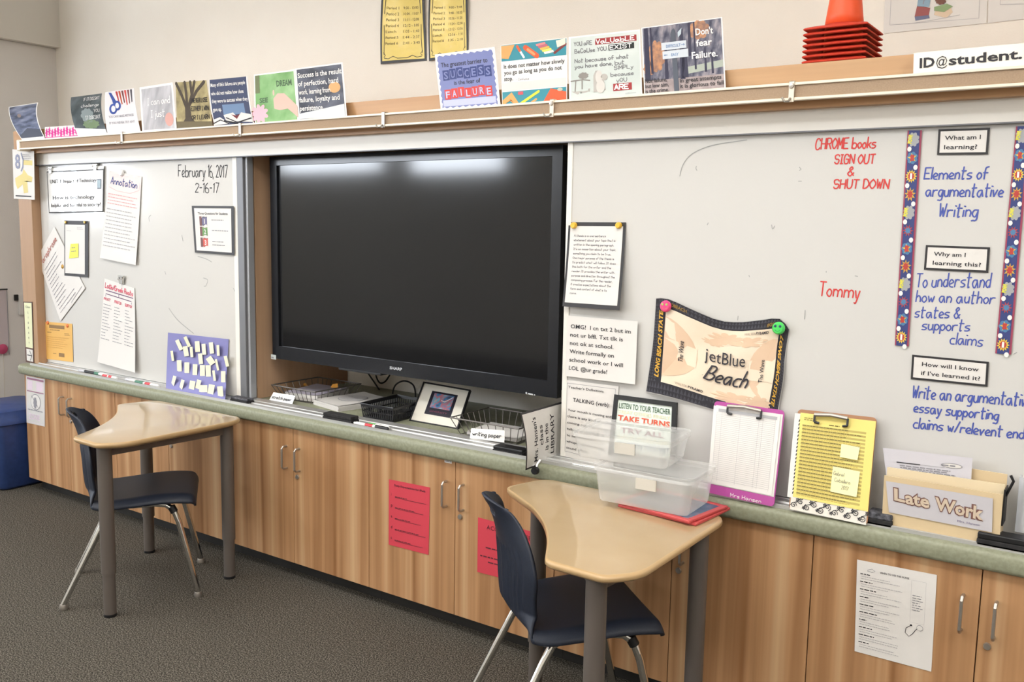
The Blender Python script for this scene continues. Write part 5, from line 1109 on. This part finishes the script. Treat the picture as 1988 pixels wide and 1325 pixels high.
def paper_block(cx, cy, w, d, z, h, rz, label, cat='papers', name='paper_stack', draw=None, group=None):
    t = thing(name, (cx, cy, z), label, cat, group, rz); b = MB(); n = 6; r_ = random.Random(label)
    for k in range(n):
        ox, oy = r_.uniform(-.002, .002), r_.uniform(-.002, .002); b.box((-w/2+ox, -d/2+oy, h*k/n), (w/2+ox, d/2+oy, h*(k+1)/n-.0004))
    b.build('sheets', mat('stack_paper', '#d6d2cf', .7), t, local=True)
    s = Sheet(w, d, PAPER); f = fmat(s, w, d)
    if draw: draw(f)
    s.build('top_sheet', [Vector((-w/2, d/2, h+.001)), Vector((w/2, d/2, h+.001)), Vector((w/2, -d/2, h+.001)), Vector((-w/2, -d/2, h+.001))], disp=lambda a, b: .007*(a-.5)**2+.004*b*b, parent=t, local=True)
def pdraw(f): f.s.ell(.45*f.w, .55*f.h, .33*f.w, .25*f.h, GREYINK, 1); f.s.ell(.45*f.w, .55*f.h, .32*f.w, .24*f.h, mat('photocopy_pale', '#cfcccb', .6), 2); f.greek(.25, .65, .6, .05, 5, PALEINK, hh=.004, L=3)
paper_block(2.315, .335, .215, .28, z0, .024, -.22, 'thick stack of white photocopied paper on the worktop beside the scratch paper basket', draw=pdraw)
LV = mat('lilac_paper', '#b4adbd', .65)
def ldraw(f): f.rect(0, 0, 1, 1, LV, .5); f.greek(.1, .9, .85, .07, 11, PALEINK, hh=.005)
paper_block(2.06, .355, .20, .235, z0+.005, .03, .12, 'pile of lilac-grey papers lying in the scratch paper basket', draw=ldraw)
OT = mat('orange_tab', '#dc9c3a', .6); s = Sheet(.06, .03, OT)
for i, px in enumerate(([(646, 746), (656, 745), (656, 755), (641, 753)], [(588, 745), (595, 744), (597, 750), (587, 749)])):
    c = quad(px, .44); s = Sheet(*dims(c), OT); tag(s.build('paper_tab', c), ('orange paper tab at the right back of the scratch paper basket', 'orange paper tab at the left back of the scratch paper basket')[i], 'paper tab')
paper_block(3.235, .27, .24, .18, z0+.005, .012, .05, 'thin pile of white writing paper in the right wire basket')
# black plastic basket with slotted sides
BB = mat('basket_black', '#1b1b1d', .4); t = thing('plastic_basket', (2.645, .27, z0), 'black slotted plastic basket beside the framed picture', 'basket', None, .05)
b = MB(); a, d, h = .083, .115, .066
def slots(P0, P1, n):
    P0, P1 = Vector(P0), Vector(P1); e = (P1-P0); nrm = e.cross(Vector((0, 0, 1))).normalized()*.0015
    def bar(u0, u1, za, zb):
        q = [P0+e*u0, P0+e*u1]; vs = []
        for s_ in (-1, 1):
            for u, z in ((0, za), (1, za), (1, zb), (0, zb)): v = q[u]+nrm*s_; k = 1+.08*(z/h); vs.append((v.x*k, v.y*k, z))
        b.add(vs, [(0, 1, 2, 3), (7, 6, 5, 4), (0, 4, 5, 1), (1, 5, 6, 2), (2, 6, 7, 3), (3, 7, 4, 0)])
    bar(0, 1, 0, .012); bar(0, 1, h-.012, h); bar(0, 1, h*.47, h*.55)
    for k in range(n+1): u = k/n*(1-.35/n); bar(u, u+.35/n, .010, h-.011)
for P0, P1, n in (((-a, -d, 0), (a, -d, 0), 14), ((a, -d, 0), (a, d, 0), 20), ((a, d, 0), (-a, d, 0), 14), ((-a, d, 0), (-a, -d, 0), 20)): slots(P0, P1, n)
b.build('slotted_sides', BB, t, local=True); MB().box((-a, -d, 0), (a, d, .003)).build('base', BB, t, local=True)
MB().tube([(-a*1.09, -d*1.09, h), (a*1.09, -d*1.09, h), (a*1.09, d*1.09, h), (-a*1.09, d*1.09, h)], .004, 6, closed=True).build('rim', BB, t, local=True)
# framed picture leaning back under the television
cF = [onY(822, 741, .375), onY(913, 757, .375), onY(888, 828, .235), onY(794, 818, .235)]
dz = z0-min(cF[2].z, cF[3].z); cF[2].z = cF[3].z = z0+.001
t = thing('picture_frame', (cF[2]+cF[3])/2, 'black picture frame with wide white mat around a colourful Diversity print', 'picture frame')
DV = noise_mat('diversity_print', [(.3, '#4a3f55'), (.42, '#3f7fa8'), (.52, '#b06a72'), (.62, '#5aa0b8'), (.72, '#c79a94')], nscale=26, detail=2, rough=.3)
def dv(f):
    f.rect(0, 0, 1, 1, mat('mat_board', '#e4dfd2', .5), 0); f.rect(.23, .22, .80, .84, mat('print_black', '#272430', .35)); f.rect(.30, .40, .74, .79, DV, 2); f.line([(.5, .62), (.58, .60), (.72, .75)], .012, WHT, 3); f.text('DIVERSITY', .33, .29, .045, mat('diversity_ink', '#84455a', .4), fit=.38, L=3)
framed(t, cF, .006, .012, mat('frame_black', '#1d1e20', .35), dv)
# things on the shelves behind the left board, seen through the slit
for nm, x0, x1, zz0, hh_, M, lab in (('binder', 1.80, 1.87, 1.6205, .25, mat('binder_black', '#17181c', .5), 'black binder on the top shelf behind the left whiteboard edge'), ('binder', 1.79, 1.865, 1.3205, .24, mat('binder_navy', '#222636', .5), 'navy binder on the middle shelf behind the left whiteboard edge'),
    ('book', 1.80, 1.85, 1.0405, .21, mat('book_plum', '#4f3c46', .5), 'dull plum book on the lower shelf behind the left whiteboard edge')):
    t = thing(nm, ((x0+x1)/2, .4, zz0), lab, nm); MB().box((x0, .29, zz0), (x1, .31, zz0+hh_)).build('spine', M, t, bevel=.004); MB().box((x0+.004, .31, zz0+.003), (x1-.004, .52, zz0+hh_-.003)).build('pages', PAPER, t)
b = MB()
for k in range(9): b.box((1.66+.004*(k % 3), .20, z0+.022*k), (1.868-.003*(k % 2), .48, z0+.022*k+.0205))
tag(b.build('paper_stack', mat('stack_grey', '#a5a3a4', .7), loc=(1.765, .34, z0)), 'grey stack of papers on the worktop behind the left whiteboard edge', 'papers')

# ================================================================ student desks
LAM = noise_mat('desk_laminate', [(.3, '#ae946e'), (.7, '#b69e7a')], scale=(1, 1, 1), nscale=5, rough=.3, coat=.5); EDG = mat('desk_edge', '#b89a70', .3); LEGM = mat('desk_leg_grey', '#655d57', .45, .2)
ZD = .735
prof = [(-.68, 0, .05), (-.727, -.175, .035), (-.515, -.31, .30), (-.36, -.475, .30), (-.248, -.672, .03), (-.068, -.678, .022), (-.002, -.60, .06), (0, 0, .10)]
def rounded(P, n=7):
    out = []
    for i in range(len(P)):
        a, b_, c_ = Vector(P[i-1][:2]), Vector(P[i][:2]), Vector(P[(i+1) % len(P)][:2]); d1 = (a-b_); d2 = (c_-b_); r = P[i][2]; k = min(r, d1.length*.48, d2.length*.48)
        p0 = b_+d1.normalized()*k; p2 = b_+d2.normalized()*k
        for j in range(n+1): u = j/n; q = p0*(1-u)**2+b_*2*u*(1-u)+p2*u*u; out.append((q.x, q.y))
    return out
OUT = rounded(prof)
def desk(cx, cy, label):
    t = thing('student_desk', (cx-.3, cy-.3, 0), label, 'desk', 'student desks'); C_ = Vector((cx, cy, 0))
    def off(d): # shrink the outline towards its centroid by about d metres
        g = Vector((-.3, -.3)); return [(g.x+(x-g.x)*(1-d/.34), g.y+(y-g.y)*(1-d/.34)) for x, y in OUT]
    top = MB(); n = len(OUT); lay = [(off(.012), ZD), (off(.002), ZD-.0015), (OUT, ZD-.006), (OUT, ZD-.014), (off(.010), ZD-.022), (off(.03), ZD-.029)]
    vs = [(C_.x+x, C_.y+y, z) for L, z in lay for x, y in L]; fs = [(i*n+k, i*n+(k+1) % n, (i+1)*n+(k+1) % n, (i+1)*n+k) for i in range(len(lay)-1) for k in range(n)]
    top.add(vs, fs, 1, True); top.f.append(tuple(range(n))); top.m.append(0); top.sm.append(False); top.f.append(tuple(range((len(lay)-1)*n, len(lay)*n))[::-1]); top.m.append(1); top.sm.append(False)
    top.build('desktop', [LAM, EDG], t, angle=60)
    L = [(-.125, -.61), (-.075, -.06), (-.645, -.085)]
    fr = MB()
    for i in range(3):
        a = Vector((*L[i], 0)); b_ = Vector((*L[(i+1) % 3], 0)); d = (b_-a).normalized(); nn = Vector((-d.y, d.x, 0))*.012
        q = [a+nn, b_+nn, b_-nn, a-nn]; fr.add([C_+v+Vector((0, 0, ZD-.029-.04)) for v in q]+[C_+v+Vector((0, 0, ZD-.0295)) for v in q], [(0, 1, 2, 3), (7, 6, 5, 4), (0, 4, 5, 1), (1, 5, 6, 2), (2, 6, 7, 3), (3, 7, 4, 0)])
    fr.build('apron_frame', LEGM, t)
    for x, y in L:
        MB().tube([C_+Vector((x, y, .012)), C_+Vector((x, y, .18)), C_+Vector((x, y, .181)), C_+Vector((x, y, ZD-.0295))], [.0245, .0245, .0285, .0285], 20).build('leg', LEGM, t)
    for x, y in L: MB().lathe([(.0001, .0), (.024, .0), (.026, .004), (.024, .0125)], C_+Vector((x, y, .0005)), 16).build('foot', BLACK, t)
    return t
desk(2.11, -.10, 'left tan student desk with concave front, bare, by the marker tray')
desk(4.348, -.095, 'right tan student desk with the clear bins on it')

# ================================================================ chairs
SHELL = noise_mat('navy_shell', [(.3, '#171d2b'), (.7, '#1c2434')], nscale=200, rough=.5, bump=.1, bscale=900); SLV = mat('black_sleeve', '#121214', .5)
CP = [(.252, .408), (.247, .430), (.220, .446), (.11, .449), (-.03, .436), (-.11, .430), (-.160, .440), (-.186, .475), (-.194, .53), (-.197, .60), (-.206, .67), (-.226, .74), (-.258, .805)]
CWD = [.190, .208, .220, .224, .222, .216, .200, .182, .186, .203, .178, .130, .090]
def chair(x, y, rz, label):
    t = thing('student_chair', (x, y, 0), label, 'chair', 'navy student chairs', rz)
    NU, NV = 48, 96; b = MB(); vs = []
    def samp(A, v):
        q = v*(len(A)-1); i = min(int(q), len(A)-2); u = q-i; g = lambda k: A[min(max(k, 0), len(A)-1)]
        if isinstance(A[0], tuple): return tuple(.5*(2*g(i)[c]+(-g(i-1)[c]+g(i+1)[c])*u+(2*g(i-1)[c]-5*g(i)[c]+4*g(i+1)[c]-g(i+2)[c])*u*u+(-g(i-1)[c]+3*g(i)[c]-3*g(i+1)[c]+g(i+2)[c])*u**3) for c in (0, 1))
        return .5*(2*g(i)+(-g(i-1)+g(i+1))*u+(2*g(i-1)-5*g(i)+4*g(i+1)-g(i+2))*u*u+(-g(i-1)+3*g(i)-3*g(i+1)+g(i+2))*u**3)
    for j in range(NV+1):
        v = j/NV; px, pz = samp(CP, v); wd = samp(CWD, v)
        for i in range(NU+1):
            u = -1+2*i/NU; back = min(max((v-.48)/.12, 0), 1); seat = 1-back
            X = px+back*.055*u*u+back*(-.004*sin(u*46) if .58 < v < .82 and abs(u) < .75 else 0); Z = pz+seat*.016*(u*u)*(v*1.6)-seat*.030*(max(0, abs(u)-.80)/.2)**2*min(1, .35+v*4)
            tp = max(0, (v-.86)/.14); Z -= .028*u*u*tp*tp
            vs.append((X, u*wd, Z))
    fs = []
    for j in range(NV):
        for i in range(NU):
            v = (j+.5)/NV; u = -1+2*(i+.5)/NU
            if ((v-.945)/.020)**2+(u/.36)**2 < 1: continue
            fs.append((j*(NU+1)+i, j*(NU+1)+i+1, (j+1)*(NU+1)+i+1, (j+1)*(NU+1)+i))
    b.add(vs, fs, 0, True); b.build('shell', SHELL, t, local=True, solid=.009, angle=70)
    for s_ in (-1, 1):
        yb, yf = .175, .205
        f_ = [(.255, s_*yf, .022), (.185, s_*.187, .33), (.165, s_*.182, .385), (.135, s_*.178, .408), (.09, s_*yb, .414), (-.005, s_*yb, .413)]
        r_ = [(-.27, s_*yf, .022), (-.115, s_*.184, .34), (-.085, s_*.178, .392), (-.05, s_*yb, .413), (-.006, s_*yb, .413)]
        MB().tube(f_, .0125, 12).build('leg', CHROME, t, local=True); MB().tube(r_, .0125, 12).build('leg', CHROME, t, local=True)
        for q in (f_, r_):
            tag(MB().lathe([(.0001, .0), (.016, .0), (.018, .008), (.0145, .022), (.0001, .026)], (q[0][0], q[0][1], .0005), 14).build('glide', NICKEL, t, local=True), 'round metal glide')
        MB().tube([(.168, s_*.183, .375), (.155, s_*.180, .400)], .016, 12).build('sleeve', SLV, t, local=True)
    MB().tube([(.07, -.17, .413), (.07, .17, .413)], .010, 8).build('crossbar', SLV, t, local=True); MB().box((-.11, -.12, .405), (.06, .12, .425)).build('underside_bracket', SLV, t, local=True, bevel=.004)
chair(1.784, -.452, radians(52), 'navy plastic chair tucked under the left desk')
chair(3.925, -.375, radians(48), 'navy plastic chair tucked under the right desk')

# ================================================================ on the right desk
TRAY = mat('slate_red', '#c24a4a', .4); PIC = noise_mat('slate_picture', [(.35, '#3f4f6b'), (.6, '#5f7390'), (.7, '#a06a72')], nscale=24, rough=.4)
def slate(z, rz, cx, cy, label, pic):
    t = thing('framed_slate', (cx, cy, z), label, 'slate', 'red-framed slates under the clear bins', rz); w, d, h = .275, .215, .009; b = MB(); f_ = .018
    b.box((-w/2, -d/2, 0), (w/2, -d/2+f_, h)).box((-w/2, d/2-f_, 0), (w/2, d/2, h)).box((-w/2, -d/2+f_, 0), (-w/2+f_, d/2-f_, h)).box((w/2-f_, -d/2+f_, 0), (w/2, d/2-f_, h)); b.build('frame', TRAY, t, local=True, bevel=.0025)
    MB().box((-w/2+f_, -d/2+f_, .001), (w/2-f_, d/2-f_, h*.75)).build('picture', PIC, t, local=True)
slate(ZD+.0008, -.10, 4.178, -.142, 'lower red-framed slate lying on the right desk', 0); slate(ZD+.0102, -.16, 4.172, -.150, 'upper red-framed slate with a blue picture, right under the clear bins', 1)
TP = mat('clear_plastic', '#e8e8e6', .22, alpha=.36); TPL = mat('clear_lid', '#e0e0de', .2, alpha=.30); LBL = mat('bin_label', '#d3cec3', .55, alpha=.9)
def bin_(cx, cy, z, rz, label, h):
    t = thing('storage_bin', (cx, cy, z), label, 'storage bin', 'clear plastic bins on the right desk', rz)
    def ring(w, d, zz, r, n=6):
        o = []
        for x, y, a0 in ((w-r, -d+r, -pi/2), (w-r, d-r, 0), (-w+r, d-r, pi/2), (-w+r, -d+r, pi)): o += [(x+r*cos(a0+pi/2*k/n), y+r*sin(a0+pi/2*k/n), zz) for k in range(n+1)]
        return o
    def loft(L, name, M, cap0=True, cap1=False):
        b = MB(); n = len(L[0]); b.add([v for r in L for v in r], [(i*n+k, i*n+(k+1) % n, (i+1)*n+(k+1) % n, (i+1)*n+k) for i in range(len(L)-1) for k in range(n)], 0, True)
        if cap0: b.f.append(tuple(range(n))[::-1]); b.m.append(0); b.sm.append(False)
        if cap1: b.f.append(tuple(range((len(L)-1)*n, len(L)*n))); b.m.append(0); b.sm.append(False)
        return b.build(name, M, t, local=True, angle=50)
    loft([ring(.146, .094, .0008, .02), ring(.150, .098, .006, .025), ring(.160, .108, h-.012, .028), ring(.165, .115, h-.012, .032), ring(.165, .115, h-.002, .032)], 'tub', TP)
    loft([ring(.166, .116, h-.0015, .033), ring(.167, .117, h+.006, .033), ring(.160, .110, h+.007, .03), ring(.154, .104, h+.003, .028)], 'lid', TPL, False, True)
    MB().box((-.010, -.1175, h-.046), (.056, -.1105, h-.012)).build('label_sticker', LBL, t, local=True)
bin_(4.118, -.165, ZD+.0196, .04, 'lower clear plastic bin, resting on the red-framed slates', .112)
bin_(4.020, -.135, ZD+.0196+.1200, .10, 'upper clear plastic bin, set askew on the lower bin', .082)

# ================================================================ far left
BL_BIN = noise_mat('bin_blue', [(.3, '#2c4176'), (.7, '#334a82')], nscale=30, rough=.4)
t = thing('recycling_bin', (-.27, .04, 0), 'blue plastic recycling bin standing beyond the left end of the cabinets', 'bin')
def rr(w, d, z, r, n=6):
    o = []
    for x, y, a0 in ((w-r, -d+r, -pi/2), (w-r, d-r, 0), (-w+r, d-r, pi/2), (-w+r, -d+r, pi)): o += [(x+r*cos(a0+pi/2*k/n), y+r*sin(a0+pi/2*k/n), z) for k in range(n+1)]
    return o
def lofted(L, name, M, caps=(True, False)):
    b = MB(); n = len(L[0]); b.add([v for r in L for v in r], [(i*n+k, i*n+(k+1) % n, (i+1)*n+(k+1) % n, (i+1)*n+k) for i in range(len(L)-1) for k in range(n)], 0, True)
    if caps[0]: b.f.append(tuple(range(n))[::-1]); b.m.append(0); b.sm.append(False)
    if caps[1]: b.f.append(tuple(range((len(L)-1)*n, len(L)*n))); b.m.append(0); b.sm.append(False)
    return b.build(name, M, t, local=True, angle=50)
lofted([rr(.17, .15, .001, .04), rr(.19, .17, .02, .05), rr(.215, .195, .40, .05)], 'body', BL_BIN)
lofted([rr(.222, .202, .395, .05), rr(.232, .212, .40, .05), rr(.232, .212, .425, .05), rr(.215, .195, .445, .06), rr(.215, .195, .475, .06), rr(.19, .17, .487, .06)], 'lid', BL_BIN, (False, True))
# wall hanging and thermostat on the alcove wall
XW = -.862+.002
t = thing('wall_hanging', Vector((XW, .36, .66)), 'narrow lilac wall hanging with two rods and a pink rosette', 'wall hanging')
ya, yb = onX(0, 562, XW).y-.05, onX(12, 562, XW).y; zt_ = onX(6, 562, XW).z; zb_ = onX(5, 690, XW).z
MB().box((XW, ya, zb_), (XW+.004, yb-.004, zt_)).build('cloth_panel', mat('lilac_cloth', '#bdb2b4', .9), t)
MB().tube([(XW+.008, ya, zt_), (XW+.008, yb+.004, zt_)], .004, 8).build('rod', BLACK, t); MB().tube([(XW+.008, yb, zt_), (XW+.008, yb-.006, zb_)], .0022, 6).build('cord', GREYINK, t)
P_ = onX(5, 678, XW+.012); MB().lathe([(.0001, .012), (.02, .009), (.034, .002), (.03, -.004)], P_, 12, axis=0).build('rosette', mat('pink_rosette', '#b8456a', .7), t)
MB().tube([P_, P_-Vector((0, 0, .16)), P_-Vector((0, .004, .42))], .002, 5).build('tassel_cord', mat('cord_cream', '#cfc8bb', .8), t)
y0_, y1_ = onX(35, 590, XW).y, onX(42, 590, XW).y; t = thing('thermostat', Vector((XW, (y0_+y1_)/2+.03, 1.0)), 'pale wall thermostat with a dark sensor beside the end post', 'thermostat')
MB().box((XW, y0_, onX(36, 612, XW).z), (XW+.02, y0_+.09, onX(36, 572, XW).z)).build('case', mat('thermostat_white', '#d3d0cc', .4), t, bevel=.003)
P_ = onX(31, 578, XW); MB().box((XW, P_.y-.015, P_.z-.02), (XW+.012, P_.y+.01, P_.z+.02)).build('sensor', BLACK, t, bevel=.002)
